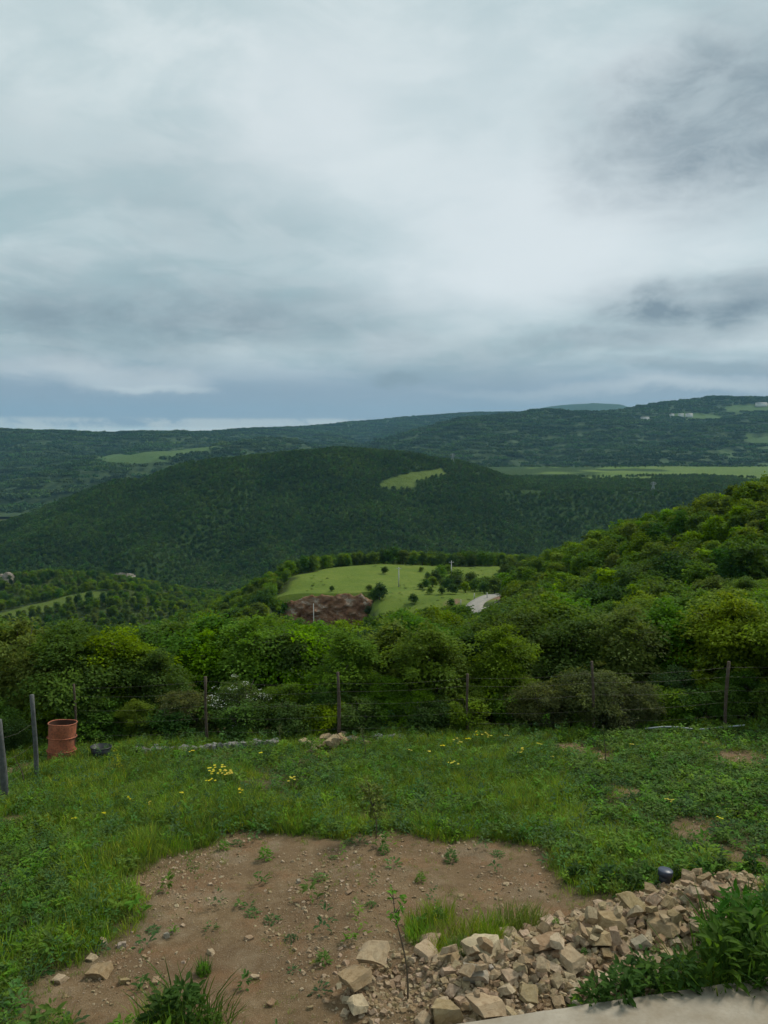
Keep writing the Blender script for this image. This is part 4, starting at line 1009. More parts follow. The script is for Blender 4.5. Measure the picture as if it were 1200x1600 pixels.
# far farm buildings on the ridge
def house(u, v, Y, L_, D_, Hh, rz, label):
    p = P(u, v, Y); zg = float(g_z(p[0], Y)); t = empty('farm_building', (p[0], Y, zg + 5), rz)
    a = Acc(); a.box((0, 0, Hh / 2 - 5), (L_, D_, Hh + 10)); obj('wall', a.mesh('wall', [M['white_wall']]), t)
    a = Acc(); e = 0.8; rh = D_ * 0.25
    a.add([(-L_ / 2 - e, -D_ / 2 - e, Hh), (L_ / 2 + e, -D_ / 2 - e, Hh), (L_ / 2 + e, D_ / 2 + e, Hh), (-L_ / 2 - e, D_ / 2 + e, Hh), (-L_ / 2 - e, 0, Hh + rh), (L_ / 2 + e, 0, Hh + rh)],
          [(0, 1, 5, 4), (2, 3, 4, 5), (0, 3, 2, 1)], [(0, 4, 3), (1, 2, 5)]); obj('roof', a.mesh('roof', [M['grey_roof']]), t)
    for q in np.linspace(-L_ * 0.38, L_ * 0.38, max(2, int(L_ / 8))):
        a = Acc(); a.box((q, -D_ / 2 - 0.03, Hh * 0.55), (1.6, 0.12, 1.6)); obj('window', a.mesh('window', [M['dark_glass']]), t)
    tag(t, label, 'building', 'far farm buildings on the ridge')
b = MB('white_render'); M['white_wall'] = b.surf(b.ramp(b.noise(0.4), [(0.3, (0.55, 0.54, 0.5)), (0.7, (0.68, 0.67, 0.63))]), 0.9)
b = MB('grey_roof_sheet'); M['grey_roof'] = b.surf(b.ramp(b.noise(0.5), [(0.3, (0.30, 0.29, 0.28)), (0.7, (0.42, 0.41, 0.40))]), 0.7)
M['dark_glass'] = MB('dark_window').surf((0.03, 0.035, 0.04), 0.15, None, 0.5)
house(1190, 627, 3330, 46, 14, 8, 0.05, 'long white building on the skyline at the far right')
house(1077, 644, 3080, 26, 11, 7, 0.15, 'rightmost white house of the row below the far hilltop')
house(1064, 645, 3080, 20, 10, 6, -0.1, 'middle white house of the row below the far hilltop')
house(1050, 645, 3080, 15, 10, 6, 0.1, 'left white house of the row below the far hilltop')
house(1008, 647, 3020, 30, 11, 6, 0.0, 'low white building standing apart left of the row on the ridge')
house(820, 725, 1640, 12, 9, 5, 0.3, 'small pale farmhouse among trees at the back of the plateau') if False else None

# ------------------------------------------------------------------ fence
def gz(x, y): return float(near_z(x, y))
def fence(name, posts, hs, radii, mat, label, wire_h, wire_mat, lean=0.02, square=False):
    root = empty(name, (posts[0][0], posts[0][1], gz(*posts[0]))); o0 = np.array(root.location); tops = []
    for (px, py), h, r in zip(posts, hs, radii):
        b = np.array((px, py, gz(px, py))) - o0; lx, ly = rng.normal(size=2) * lean * h
        a = Acc(); n = 6
        pts = [b + np.array((lx * q + 0.012 * math.sin(5 * q + px), ly * q, h * q - 0.3 * (1 - q))) for q in np.linspace(0, 1, n)]
        a.tube(pts, np.linspace(r * 1.08, r * 0.9, n) * (1 + 0.08 * rng.normal(size=n)), 4 if square else 9)
        obj('post', a.mesh('post', [mat]), root); tops.append((b, lx, ly, h))
    for wh in wire_h:
        a = Acc(); pts = []
        for i, (b, lx, ly, h) in enumerate(tops):
            q = min(1, wh / h); p = b + np.array((lx * q, ly * q - radii[i], wh + 0.03 * rng.normal()))
            if i:
                m = (pts[-1] + p) / 2; m[2] -= 0.04 + 0.03 * rng.random(); pts += [pts[-1] * .5 + m * .5 - np.array((0, 0, .01)), m, m * .5 + p * .5 - np.array((0, 0, .01))]
            pts.append(p)
        a.tube(pts, 0.0016, 4)
        for q0, q1 in zip(pts[:-1], pts[1:]):            # barbs
            for s in (0.3, 0.7): c = q0 + (q1 - q0) * s; a.tube([c + np.array((-.012, 0, -.018)), c + np.array((.012, 0, .018))], 0.0012, 3)
        obj('wire', a.mesh('wire', [wire_mat]), root)
    return tag(root, label, 'fence', 'fences of the yard')
M['wire'] = MB('rusty_wire').surf((0.16, 0.14, 0.12), 0.6, None, 0.4, 0.5)
FY = 17.7
far_posts = [((u - 600) / F_PX * (FY * CP + 6.9 * SP), FY + dy) for u, dy in ((118, 0), (325, -0.1), (530, -0.1), (732, 0.15), (929, 0.0), (1139, 0.25), (1350, 0.3))]
fence('wire_fence', far_posts, (1.55, 1.62, 1.68, 1.55, 1.75, 1.62, 1.6), (0.03, 0.036, 0.04, 0.032, 0.036, 0.042, 0.035), M['rustpost'],
      'rusty post and barbed wire fence along the far edge of the yard', (0.35, 0.65, 0.95, 1.25, 1.5), M['wire'])
side_posts = [(far_posts[0][0] + 0.12, 17.3), (P(57, 1205, 15.15)[0], 15.15), (P(8, 1238, 13.85)[0], 13.85), (-6.85, 12.2)]
fence('side_fence', side_posts[1:], (1.78, 1.55, 1.6), (0.045, 0.062, 0.06), M['greypost'], 'grey weathered post fence at the left edge of the yard', (0.4, 0.8, 1.2), M['wire'], 0.035)

# ------------------------------------------------------------------ barrel, tub, drain, pipe
def mk_rust():
    b = MB('rusty_orange_steel'); n, n2 = b.noise(3.5, 6, 0.6), b.noise(24, 5, 0.65)
    c = b.ramp(n, [(0.3, (0.20, 0.060, 0.030)), (0.5, (0.33, 0.098, 0.048)), (0.7, (0.40, 0.135, 0.070))]); c = b.mix(b.mr(n2, 0.46, 0.68, 0, 0.8), c, (0.10, 0.042, 0.026)); c = b.mix(b.mr(b.noise(2.0, 3, 0.6), 0.5, 0.66, 0, 0.6), c, (0.16, 0.085, 0.06))
    return b.surf(c, 0.75, b.bump(n2, 0.3, 0.01), 0.3)
M['rust'] = mk_rust(); M['rustdark'] = MB('dark_rust_inside').surf((0.06, 0.028, 0.018), 0.9)
def barrel():
    p = G(95, 1193); t = empty('steel_barrel', (p[0], p[1], gz(p[0], p[1]) - 0.05)); t.rotation_euler = (-0.13, 0.03, 0.0); R = 0.295; Hh = 0.92
    pr = [(0.0, 0.02), (R - 0.01, 0.02), (R, 0.04)]
    for q in np.linspace(0.04, Hh, 34): pr.append((R + 0.004 * math.sin(q * 9), q))
    v, q = lathe(pr, 40); a_ = np.arctan2(v[:, 1], v[:, 0])
    dent = 0.012 * np.sin(2 * a_ + 1) + 0.018 * np.exp(-((a_ + 1.2) / 0.35) ** 2 - ((v[:, 2] - 0.55) / 0.2) ** 2)
    rr = np.hypot(v[:, 0], v[:, 1]) + 1e-6; v[:, :2] *= (1 - dent / np.maximum(rr, 0.1))[:, None]
    a = Acc(); a.add(v, q); body = obj('body', a.mesh('body', [M['rust']], True), t)
    for h in (0.33, 0.62):
        an = np.linspace(0, 2 * np.pi, 41); a = Acc(); a.tube(np.stack([(R + 0.004) * np.cos(an), (R + 0.004) * np.sin(an), np.full(41, h)], 1), 0.014, 6); obj('hoop', a.mesh('hoop', [M['rust']], True), body)
    an = np.linspace(0, 2 * np.pi, 41); a = Acc(); a.tube(np.stack([R * np.cos(an), R * np.sin(an), Hh + 0.006 * np.sin(3 * an)], 1), 0.013, 6); obj('rim', a.mesh('rim', [M['rust']], True), body)
    v, q = lathe([(R - 0.012, Hh), (R - 0.014, 0.12), (0, 0.11)], 40); a = Acc(); a.add(v, q[:, ::-1]); obj('inner_wall', a.mesh('inner_wall', [M['rustdark']], True), t)
    tag(t, 'open rusty orange steel barrel standing by the fence corner', 'barrel')
barrel()
M['blackplastic'] = MB('black_plastic').surf((0.018, 0.020, 0.024), 0.45, None, 0.4)
M['bluecap'] = MB('dark_blue_plastic').surf((0.045, 0.055, 0.085), 0.4, None, 0.4)
def tub():
    p = G(157, 1190); t = empty('black_tub', (p[0], p[1], gz(p[0], p[1]) + 0.03)); t.rotation_euler = (-0.10, 0.05, 0)
    v, q = lathe([(0, 0.0), (0.17, 0.0), (0.22, 0.27), (0.205, 0.275), (0.16, 0.03), (0, 0.03)], 30); a = Acc(); a.add(v, q); obj('bowl', a.mesh('bowl', [M['blackplastic']], True), t)
    an = np.linspace(0, 2 * np.pi, 31); a = Acc(); a.tube(np.stack([0.222 * np.cos(an), 0.222 * np.sin(an), np.full(31, 0.275)], 1), 0.012, 6); obj('rim', a.mesh('rim', [M['blackplastic']], True), t)
    tag(t, 'low black plastic tub in the grass right of the barrel', 'tub')
tub()
def drain():
    p = G(1037, 1390); t = empty('drain_pipe', (p[0], p[1], gz(p[0], p[1]) - 0.05)); t.rotation_euler = (-0.05, 0.08, 0)
    v, q = lathe([(0, 0), (0.075, 0), (0.075, 0.24), (0, 0.24)], 24); a = Acc(); a.add(v, q); shaft = obj('shaft', a.mesh('shaft', [M['blackplastic']], False), t)
    v, q = lathe([(0.078, 0.20), (0.095, 0.20), (0.095, 0.262), (0.088, 0.272), (0, 0.272)], 24); a = Acc(); a.add(v, q); obj('cap', a.mesh('cap', [M['bluecap']], False), shaft)
    tag(t, 'black drain pipe with a dark blue cap behind the stone pile', 'pipe')
drain()
M['palepipe'] = MB('pale_blue_plastic').surf((0.26, 0.29, 0.30), 0.45, None, 0.4)
def pipe():
    a = Acc(); us = np.linspace(1010, 1166, 12); pts = []
    for q in us: p = G(q, 1152 - (q - 840) * 0.022); pts.append((p[0], p[1] + 0.1, gz(p[0], p[1]) + 0.12 + 0.03 * math.sin(q / 20)))
    pts = np.array(pts); o = pts[0].copy(); a.tube(pts - o, 0.018, 10)
    t = obj('plastic_pipe', a.mesh('plastic_pipe', [M['palepipe']], True), None, o); tag(t, 'pale blue plastic pipe lying along the foot of the right-hand fence', 'pipe')
pipe()

# ------------------------------------------------------------------ stones
def mk_stone(name, a, c, d):
    b = MB(name); n, n2 = b.noise(4.5, 7, 0.65), b.noise(30, 5, 0.7); r = b.rand()
    col = b.ramp(n, [(0.3, a), (0.55, c), (0.75, d)]); col = b.mix(b.mr(n2, 0.5, 0.75, 0, 0.4), col, a)
    wn = b.n('ShaderNodeTexWhiteNoise', noise_dimensions='1D'); b.lk(r, wn.inputs['W'])
    col = b.hsv(col, b.mr(r, 0, 1, 0.48, 0.512), b.mr(wn.outputs['Value'], 0, 1, 0.85, 1.12), b.mr(wn.outputs['Value'], 0, 1, 1.12, 0.66))
    col = b.mix(b.mr(b.noise(2.2, 4, 0.6), 0.5, 0.68, 0, 0.6), col, (0.16, 0.115, 0.07))
    return b.surf(col, 0.92, b.bump(n2, 0.7, 0.016), 0.15)
M['stone'] = mk_stone('tan_sandstone', (0.27, 0.188, 0.102), (0.45, 0.336, 0.20), (0.57, 0.45, 0.295))
M['palestone'] = mk_stone('pale_stone', (0.28, 0.23, 0.16), (0.42, 0.36, 0.27), (0.52, 0.46, 0.36))
M['greystone'] = mk_stone('grey_stone', (0.20, 0.19, 0.17), (0.29, 0.28, 0.26), (0.38, 0.37, 0.35))
def stone_mesh(seed, flat=0.6, mat='stone'):
    """a broken block: sheared box, a few corners knocked off, rough faces"""
    r = random.Random(seed); bm = bmesh.new(); bmesh.ops.create_cube(bm, size=1.0)
    wy = r.uniform(0.55, 0.92); sh = (r.uniform(-.22, .22), r.uniform(-.22, .22)); tp = r.uniform(0.78, 1.0)
    for v in bm.verts:
        k = tp if v.co.z > 0 else 1.0
        v.co = Vector((v.co.x * k + sh[0] * v.co.z, v.co.y * wy * k + sh[1] * v.co.z, v.co.z * flat)) + Vector([r.uniform(-.075, .075) for _ in range(3)])
    for _ in range(r.randint(1, 3)):
        n = Vector((r.choice((-1, 1)) * r.uniform(0.3, 1), r.choice((-1, 1)) * r.uniform(0.3, 1), r.uniform(-0.2, 1.0))).normalized()
        far = max(v.co.dot(n) for v in bm.verts); d = far * r.uniform(0.66, 0.86)
        res = bmesh.ops.bisect_plane(bm, geom=bm.verts[:] + bm.edges[:] + bm.faces[:], plane_co=n * d, plane_no=n, clear_outer=True)
        es = [e for e in res['geom_cut'] if isinstance(e, bmesh.types.BMEdge)]
        if es: bmesh.ops.contextual_create(bm, geom=es)
    bmesh.ops.remove_doubles(bm, verts=bm.verts, dist=0.02)
    hull = bmesh.ops.convex_hull(bm, input=bm.verts[:])
    bmesh.ops.delete(bm, geom=list({e for e in hull['geom_interior'] + hull['geom_unused'] if isinstance(e, bmesh.types.BMVert)}), context='VERTS')
    bmesh.ops.dissolve_limit(bm, angle_limit=0.2, verts=bm.verts[:], edges=bm.edges[:])
    bmesh.ops.bevel(bm, geom=bm.edges[:], offset=0.016, segments=1, affect='EDGES', clamp_overlap=True)
    bmesh.ops.triangulate(bm, faces=[f for f in bm.faces if len(f.verts) > 4])
    for _ in range(2):
        big = [e for e in bm.edges if e.calc_length() > 0.24]
        if big: bmesh.ops.subdivide_edges(bm, edges=big, cuts=1)
        bmesh.ops.triangulate(bm, faces=[f for f in bm.faces if len(f.verts) > 4])
    for v in bm.verts: v.co += mnoise.noise_vector(v.co * 3.1 + Vector((seed, 0, 0))) * 0.035 + Vector([r.gauss(0, 0.008) for _ in range(3)])
    bmesh.ops.recalc_face_normals(bm, faces=bm.faces[:])
    me = bpy.data.meshes.new('stone'); bm.to_mesh(me); bm.free(); me.materials.append(M[mat]); return me
STONES = [stone_mesh(400 + i, 0.26 + 0.28 * ((i * 7) % 10) / 10) for i in range(20)]
PALE = [stone_mesh(450 + i, 0.6, 'palestone') for i in range(4)]
GREY = [stone_mesh(470 + i, 0.6, 'greystone') for i in range(5)]
def put_stone(x, y, size, lift, me, rot, label, group='stones of the rubble pile', cat='stone', name='rubble_stone', sz=1.0):
    o = obj(name, me, None, (x, y, gz(x, y) + lift)); o.scale = (size, size, size * sz); o.rotation_euler = rot
    return tag(o, label, cat, group)
# single stones the eye can pick out: (u, v of the middle, pixel width, mesh set, label)
g = np.random.default_rng(303)
KEY = [(557, 1574, 52, 3, 0.75, 'squared pale block at the near left end of the pile, under two slabs'), (558, 1546, 62, 1, 0.5, 'tan slab lying on the pale block left of the front sapling'),
       (585, 1516, 70, 2, 0.5, 'long tan slab topmost of the stack left of the front sapling'), (672, 1478, 56, 4, 0.8, 'brown upright block behind the front sapling, beside the grass'),
       (668, 1496, 60, 6, 0.4, 'flat tan slab lying before the brown upright block'), (700, 1510, 44, 8, 0.7, 'rounded buff block right of the front sapling'),
       (757, 1496, 74, 9, 0.7, 'large buff block with a dark left side in the middle of the pile end'), (741, 1545, 58, 'p', 0.8, 'whitish crusted stone at the left of the pile'),
       (697, 1585, 70, 11, 0.7, 'big smooth brown boulder at the bottom edge of the picture'), (762, 1580, 70, 12, 0.6, 'long low tan stone next to the bottom boulder'),
       (826, 1562, 50, 13, 0.8, 'pale angular stone with a broad flat face near the concrete path'), (852, 1500, 64, 14, 0.5, 'flat broad tan slab in the middle of the pile'),
       (930, 1484, 56, 15, 0.6, 'square-edged buff block in the centre of the pile'), (985, 1442, 58, 16, 1.0, 'tall dark-sided brown block standing on top of the pile'),
       (955, 1462, 62, 17, 0.45, 'long slab leaning against the tall brown block'), (1058, 1444, 30, 18, 0.8, 'small upright buff block right of the tall brown block'),
       (948, 1534, 48, 19, 0.6, 'flat orange-buff stone in front of the weeds'), (1000, 1488, 40, 'p', 0.5, 'whitish flat stone in the middle of the pile'),
       (1115, 1414, 56, 5, 0.6, 'wide buff slab at the far right end of the pile'), (858, 1445, 36, 0, 0.6, 'small buff stone at the back left edge of the pile'),
       (892, 1520, 52, 7, 0.9, 'tilted buff block with its flat face to the viewer'), (795, 1462, 34, 10, 0.9, 'pointed brown stone at the back of the pile beside the grass'),
       (1050, 1500, 46, 3, 0.5, 'tan stone half hidden by the tall weeds at the right'), (1035, 1460, 66, 8, 0.4, 'dark-edged long slab below the small upright block')]
taken = []
for u, v, w, mi, lift, lab in KEY:
    p = G(u, v + w * 0.12); size = w * (p[1] * CP - p[2] * SP) / F_PX * 0.70
    me = PALE[int(g.integers(4))] if mi == 'p' else STONES[mi]
    k = 2 if 'topmost' in lab else (1 if 'lying on' in lab or 'on top' in lab else 0)
    put_stone(p[0], p[1], size, size * (0.18 + 0.12 * lift) + 0.09 * k, me, (g.normal() * 0.15, g.normal() * 0.15, g.random() * 6.28), lab, sz=0.62 if 'slab' in lab or 'flat' in lab else 0.9); taken.append((p[0], p[1], size * 0.5))
px = np.array(PILE); x0, y0 = px.min(0); x1, y1 = px.max(0)
cnt = 0
for layer, tries, (s0, s1), gap in ((0, 1100, (0.11, 0.165), 0.34), (1, 2600, (0.072, 0.108), 0.36), (2, 3000, (0.05, 0.085), 0.4)):
    for _ in range(tries):
        x, y = g.uniform(x0, x1), g.uniform(y0, y1)
        if not inpoly(np.array([x]), np.array([y]), PILE)[0]: continue
        s = g.uniform(s0, s1)
        if y > 8.9: s *= 0.82
        if any((x - a) ** 2 + (y - b_) ** 2 < ((r + s * 0.5) * (0.86 if layer < 2 else 0.72)) ** 2 for a, b_, r in taken): continue
        if cnt > 285: break
        taken.append((x, y, s * 0.5)); cnt += 1
        u, v = proj(x, y, gz(x, y))
        zone = 'near the concrete path' if v > 1545 else ("at the pile's left end" if u < 780 else ("at the pile's right end" if u > 1040 else ("along the pile's back" if v < 1450 else "in the pile's middle")))
        sw = ('large', 'fist-sized', 'small')[layer]
        mat_me = STONES[int(g.integers(20))] if g.random() > 0.02 else PALE[int(g.integers(4))]
        put_stone(x, y, s, s * g.uniform(0.10, 0.34) + (0.05 * g.random() if layer == 1 else 0), mat_me, (g.normal() * 0.3, g.normal() * 0.3, g.random() * 6.28), f'{sw} tan rubble stone {zone}', f'{sw} rubble stones {zone}')
# second course thrown on top of the ridge of the pile
for _ in range(48):
    q = g.random() * 2.95; i = int(q); c = PILE_AXIS[i] + (PILE_AXIS[i + 1] - PILE_AXIS[i]) * (q - i) + g.normal(size=2) * 0.22; s = g.uniform(0.09, 0.17)
    put_stone(c[0], c[1], s, s * 0.3 + 0.12, STONES[int(g.integers(20))], (g.normal() * 0.45, g.normal() * 0.45, g.random() * 6.28), 'tan stone lying on top of the rubble pile', 'stones on top of the pile')
# loose stones on the soil
for u, v, w, mi, lab in [(190, 1478, 13, 'p', 'white pebble on the soil at the left, lowest of three'), (260, 1459, 10, 'p', 'left one of two white pebbles lying close together on the soil'), (271, 1451, 8, 'p', 'right one of two white pebbles lying close together on the soil'),
                         (157, 1520, 32, 2, 'flat brown stone half sunk in the soil at lower left'), (162, 1473, 14, 5, 'buff stone beside the white pebble at lower left'), (195, 1530, 16, 4, 'small buff stone right of the sunk brown stone'),
                         (93, 1532, 18, 8, 'tan stone near the grass edge at lower left'), (144, 1497, 13, 7, 'small round tan stone above the sunk brown stone'), (466, 1380, 8, 'p', 'tiny white stone in the middle of the bare soil'),
                         (389, 1468, 12, 6, 'pale stone on the soil below the middle weeds'), (398, 1525, 12, 9, 'small stone on the soil right of the big weed'), (245, 1530, 14, 3, 'buff stone left of the big lower weed'),
                         (330, 1486, 12, 11, 'brownish stone above the big lower weed'), (545, 1400, 10, 0, 'small pale stone on the bare soil left of the sapling'), (425, 1565, 12, 14, 'tan pebble near the bottom edge of the bare soil'),
                         (720, 1400, 9, 13, 'small stone on the soil left of the grass island'), (790, 1380, 9, 16, 'small stone on the soil at the right'), (440, 1290, 9, 1, 'small stone at the upper rim of the bare soil')]:
    p = G(u, v); size = w * (p[1] * CP - p[2] * SP) / F_PX * 1.15
    put_stone(p[0], p[1], size, size * 0.12, PALE[int(g.integers(4))] if mi == 'p' else STONES[mi], (g.normal() * 0.12, g.normal() * 0.12, g.random() * 6.28), lab, 'loose stones on the bare soil', name='loose_stone')
# heap by the fence and low pale kerb of stones
for i in range(30):
    u, v = 520 + g.normal() * 24, 1168 + g.normal() * 4.5; p = G(u, v); s = g.uniform(0.12, 0.3)
    put_stone(p[0], p[1], s, s * 0.25 + 0.10 * math.exp(-((u - 520) / 25) ** 2), STONES[int(g.integers(20))], (g.normal() * 0.3, g.normal() * 0.3, g.random() * 6.28), 'buff stone in the small heap by the fence', 'stones of the small heap by the fence')
kerb = empty('stone_kerb', tuple(G(215, 1180)[:2]) + (gz(*G(215, 1180)[:2]),)); ko = np.array(kerb.location)
for q in np.concatenate([np.arange(212, 432, 6.5), np.arange(528, 664, 7)]):
    vv = np.interp(q, [212, 300, 430, 530, 664], [1181, 1176, 1167, 1163, 1158]); p = G(q, vv); s = g.uniform(0.10, 0.21)
    o = obj('stone', GREY[int(g.integers(5))], kerb, (p[0] - ko[0], p[1] - ko[1], gz(p[0], p[1]) - ko[2] + 0.09)); o.scale = (s * 1.3, s, s * 0.9); o.rotation_euler = (g.normal() * 0.2, g.normal() * 0.2, g.random() * 6.28)
tag(kerb, 'low line of pale grey stones along the foot of the far fence', 'kerb')
# concrete path at the bottom right
def mk_conc():
    b = MB('pale_concrete'); n, n2 = b.noise(2.2, 6, 0.6), b.noise(22, 6, 0.65)
    c = b.ramp(n, [(0.3, (0.25, 0.215, 0.165)), (0.7, (0.36, 0.315, 0.25))]); c = b.mix(b.mr(n2, 0.45, 0.75, 0, 0.45), c, (0.21, 0.175, 0.125)); c = b.mix(b.mr(b.noise(0.9, 6, 0.7), 0.46, 0.62, 0, 0.65), c, (0.20, 0.155, 0.10))
    return b.surf(c, 0.85, b.bump(n2, 0.35, 0.01), 0.2)
M['concrete'] = mk_conc()
def path():
    e = [G(u, v)[:2] for u, v in ((560, 1642), (810, 1604), (900, 1590), (1000, 1575), (1100, 1560), (1210, 1543), (1500, 1500))]
    e = np.array(e); t = np.linspace(0, 1, 60); ti = np.linspace(0, 1, len(e)); c = np.stack([np.interp(t, ti, e[:, i]) for i in range(2)], 1); c += 0.012 * np.stack([fbm(t * 40, t * 0, 7, 3), fbm(t * 40, t * 0 + 5, 8, 3)], 1)
    rows = []
    for off, dz in ((0.0, -0.4), (0.0, 0.115), (0.02, 0.135), (0.6, 0.14), (1.3, 0.14), (1.3, -0.4)):
        x, y = c[:, 0] + off * 0.15, c[:, 1] - off; rows.append(np.stack([x, y, yard_plane(x, y) + 0.0 + dz], 1))
    V = np.stack(rows, 1); me = fast_mesh('concrete_path', V.reshape(-1, 3), grid_faces(60, len(rows))[:, ::-1], (M['concrete'],)); tag(obj('concrete_path', me), 'pale concrete path edge at the bottom right below the stones', kind='structure')
path()

# ------------------------------------------------------------------ grass and weeds
def blades(g, n, spread, h0, h1, wid, lean=0.5, col=None):
    """curved three-segment blades"""
    a = g.random(n) * 6.283; r = np.sqrt(g.random(n)) * spread; p = np.stack([r * np.cos(a), r * np.sin(a), np.full(n, -0.02)], 1)
    d = a + g.normal(size=n) * 0.9; out = np.stack([np.cos(d), np.sin(d), np.zeros(n)], 1); h = g.uniform(h0, h1, n); ln = g.uniform(0.15, 1.0, n) * lean * h
    b = np.stack([-np.sin(d), np.cos(d), np.zeros(n)], 1); b = unit(b + 0.6 * rdir(n, g) * np.array([1, 1, 0])); rows = []
    for q, w in ((0, 0.8), (0.4, 1.0), (0.75, 0.7)):
        c = p + out * (ln * q ** 1.8)[:, None] + np.array([0, 0, 1.0]) * (h * q * (1 - 0.12 * q))[:, None]; rows += [c - b * wid * w / 2, c + b * wid * w / 2]
    rows.append(p + out * ln[:, None] + np.array([0, 0, 1.0]) * (h * 0.9)[:, None])
    V = np.stack(rows, 1).reshape(-1, 3); i = np.arange(n)[:, None] * 7
    Q = np.concatenate([i + np.array([[0, 1, 3, 2]]), i + np.array([[2, 3, 5, 4]])]); T = i + np.array([[4, 5, 6]])
    c = np.repeat((g.uniform(0.7, 1.3, n)[:, None] * np.where(g.random(n)[:, None] < 0.06, np.array([[2.0, 1.35, 1.3]]), np.array([[1, 1, 1]]))), 7, 0)
    return V, Q, T, c
def grass_proto(seed, n, spread, h0, h1, wid, lean, mat='grass'):
    g = np.random.default_rng(seed); a = Acc(); v, q, t, c = blades(g, n, spread, h0, h1, wid, lean); a.add(v, q, t, c); return proto_obj('grass_source', a.mesh('grass_tuft', [M[mat]]))
def rosette(seed, n, rad, ln, h, mat, up=0.5, wd=0.45):
    """broad-leaved weed: leaves on short stalks round a centre, several tiers"""
    g = np.random.default_rng(seed); a = Acc(); an = np.arange(n) * 2.4 + g.normal(size=n) * 0.3; tier = g.random(n)
    out = np.stack([np.cos(an), np.sin(an), np.zeros(n)], 1); pos = out * (rad * (1 - 0.6 * tier) * g.uniform(0.5, 1.1, n))[:, None] + np.array([0, 0, 1]) * (0.02 + h * tier * g.uniform(0.7, 1.1, n))[:, None]
    ax = out + np.array([0, 0, 1]) * (up * g.uniform(-0.5, 1.2, n) * (0.4 + tier))[:, None] + g.normal(size=(n, 3)) * 0.2; l = ln * g.uniform(0.6, 1.2, n) * (1 - 0.35 * tier)
    # five-point leaves
    axu = unit(ax); b = unit(np.cross(axu, np.array([0, 0, 1.0]) + 0.25 * rdir(n, g))); u_ = np.cross(b, axu)
    def pt(s, w, dz): return pos + axu * (l * s)[:, None] + b * (l * wd * w)[:, None] + u_ * (l * dz)[:, None]
    V = np.stack([pt(-.5, 0, -.05), pt(-.15, .5, .06), pt(.25, .38, .04), pt(.6, 0, -.14), pt(.25, -.38, .04), pt(-.15, -.5, .06), pt(0.05, 0, -.02)], 1).reshape(-1, 3); i = np.arange(n)[:, None] * 7
    T = np.concatenate([i + np.array([[6, k, (k + 1) % 6]]) for k in range(6)]); c = np.repeat(g.uniform(0.72, 1.25, n)[:, None] * np.ones((1, 3)), 7, 0); a.add(V, None, T, c)
    return a.mesh('weed', [M[mat]])
GR = [grass_proto(601, 24, 0.10, 0.07, 0.17, 0.0085, 0.75), grass_proto(602, 22, 0.11, 0.09, 0.23, 0.009, 0.8), grass_proto(603, 22, 0.09, 0.05, 0.13, 0.008, 0.9), grass_proto(604, 24, 0.12, 0.12, 0.31, 0.0095, 0.7), grass_proto(605, 20, 0.13, 0.03, 0.09, 0.009, 1.0)]
WD = [proto_obj('weed_source', rosette(621, 16, 0.10, 0.085, 0.12, 'weed')), proto_obj('weed_source', rosette(622, 20, 0.12, 0.10, 0.20, 'weed')), proto_obj('weed_source', rosette(623, 18, 0.13, 0.075, 0.08, 'bluegrass')), proto_obj('weed_source', rosette(624, 24, 0.11, 0.07, 0.26, 'bluegrass')), proto_obj('weed_source', rosette(625, 30, 0.09, 0.055, 0.32, 'weed'))]
g = np.random.default_rng(404)
def yard_pts(s, x0=-13, x1=13, y0=5.6, y1=18.15):
    x, y = jitter_grid(x0, x1, y0, y1, s, g); z = yard_z(x, y); k = in_view(x, y, z, 330, 260); return x[k], y[k], z[k]
def in_pile(x, y): return inpoly(x, y, PILE)
def path_side(x, y):
    u, v = proj(x, y, yard_plane(x, y)); return v > np.interp(u, [560, 810, 1210, 1500], [1642, 1604, 1543, 1500]) - 4
x, y, z = yard_pts(0.072)
soil = soil_amount(x, y); u, v = proj(x, y, z)
lush = fbm(x * 0.55, y * 0.55, 141, 3); low = sstep(860, 960, u) * sstep(1330, 1280, v) * sstep(1120, 1160, v)      # trodden clover-like turf at the right
edge = 1 - _look(S_WIDE, x, y)
edge = np.clip(edge + 0.25 * fbm(x * 2.4, y * 2.4, 144, 3), 0, 1)
dens = np.clip(0.66 + 0.85 * lush - 0.30 * low, 0.10, 1) * (0.25 + 0.75 * edge)
dens = np.where(soil > 0.5, 0.02 + 0.55 * edge ** 1.6 + 0.30 * sstep(0.15, 0.6, fbm(x * 1.6, y * 1.6, 142, 3)), dens)
k = (g.random(len(x)) < dens) & ~in_pile(x, y) & ~path_side(x, y) & (np.hypot(x - BASIN[0], y - BASIN[1]) > 0.5)
x, y, z, soil, lush, low, u, v, edge = [q[k] for q in (x, y, z, soil, lush, low, u, v, edge)]
tall = lush + 0.55 * np.exp(-((u - 720) / 130) ** 2 - ((v - 1165) / 40) ** 2) + 0.3 * sstep(300, 0, u) * sstep(1300, 1500, v)
idx = np.where(soil > 0.5, g.choice([2, 4], len(x)), np.where(low > 0.5, g.choice([4, 2, 2], len(x)), np.where(tall > 0.25, g.choice([1, 3, 3], len(x)), np.where(tall < -0.2, g.choice([0, 2, 4], len(x)), g.choice([0, 1, 1], len(x))))))
sc = g.uniform(0.75, 1.25, len(x)) * np.where(soil > 0.5, 0.7, 1) * (0.5 + 0.5 * edge)
scatter('grass', np.stack([x, y, z], 1), zrot(len(x), g, 0.12), sc, idx, GR, 'rough green grass growing over the sloping yard', 'grass')
x, y, z = yard_pts(0.105); soil = soil_amount(x, y); u, v = proj(x, y, z)
wn = fbm(x * 0.8 + 5, y * 0.8, 151, 3); low = sstep(860, 960, u) * sstep(1420, 1380, v)
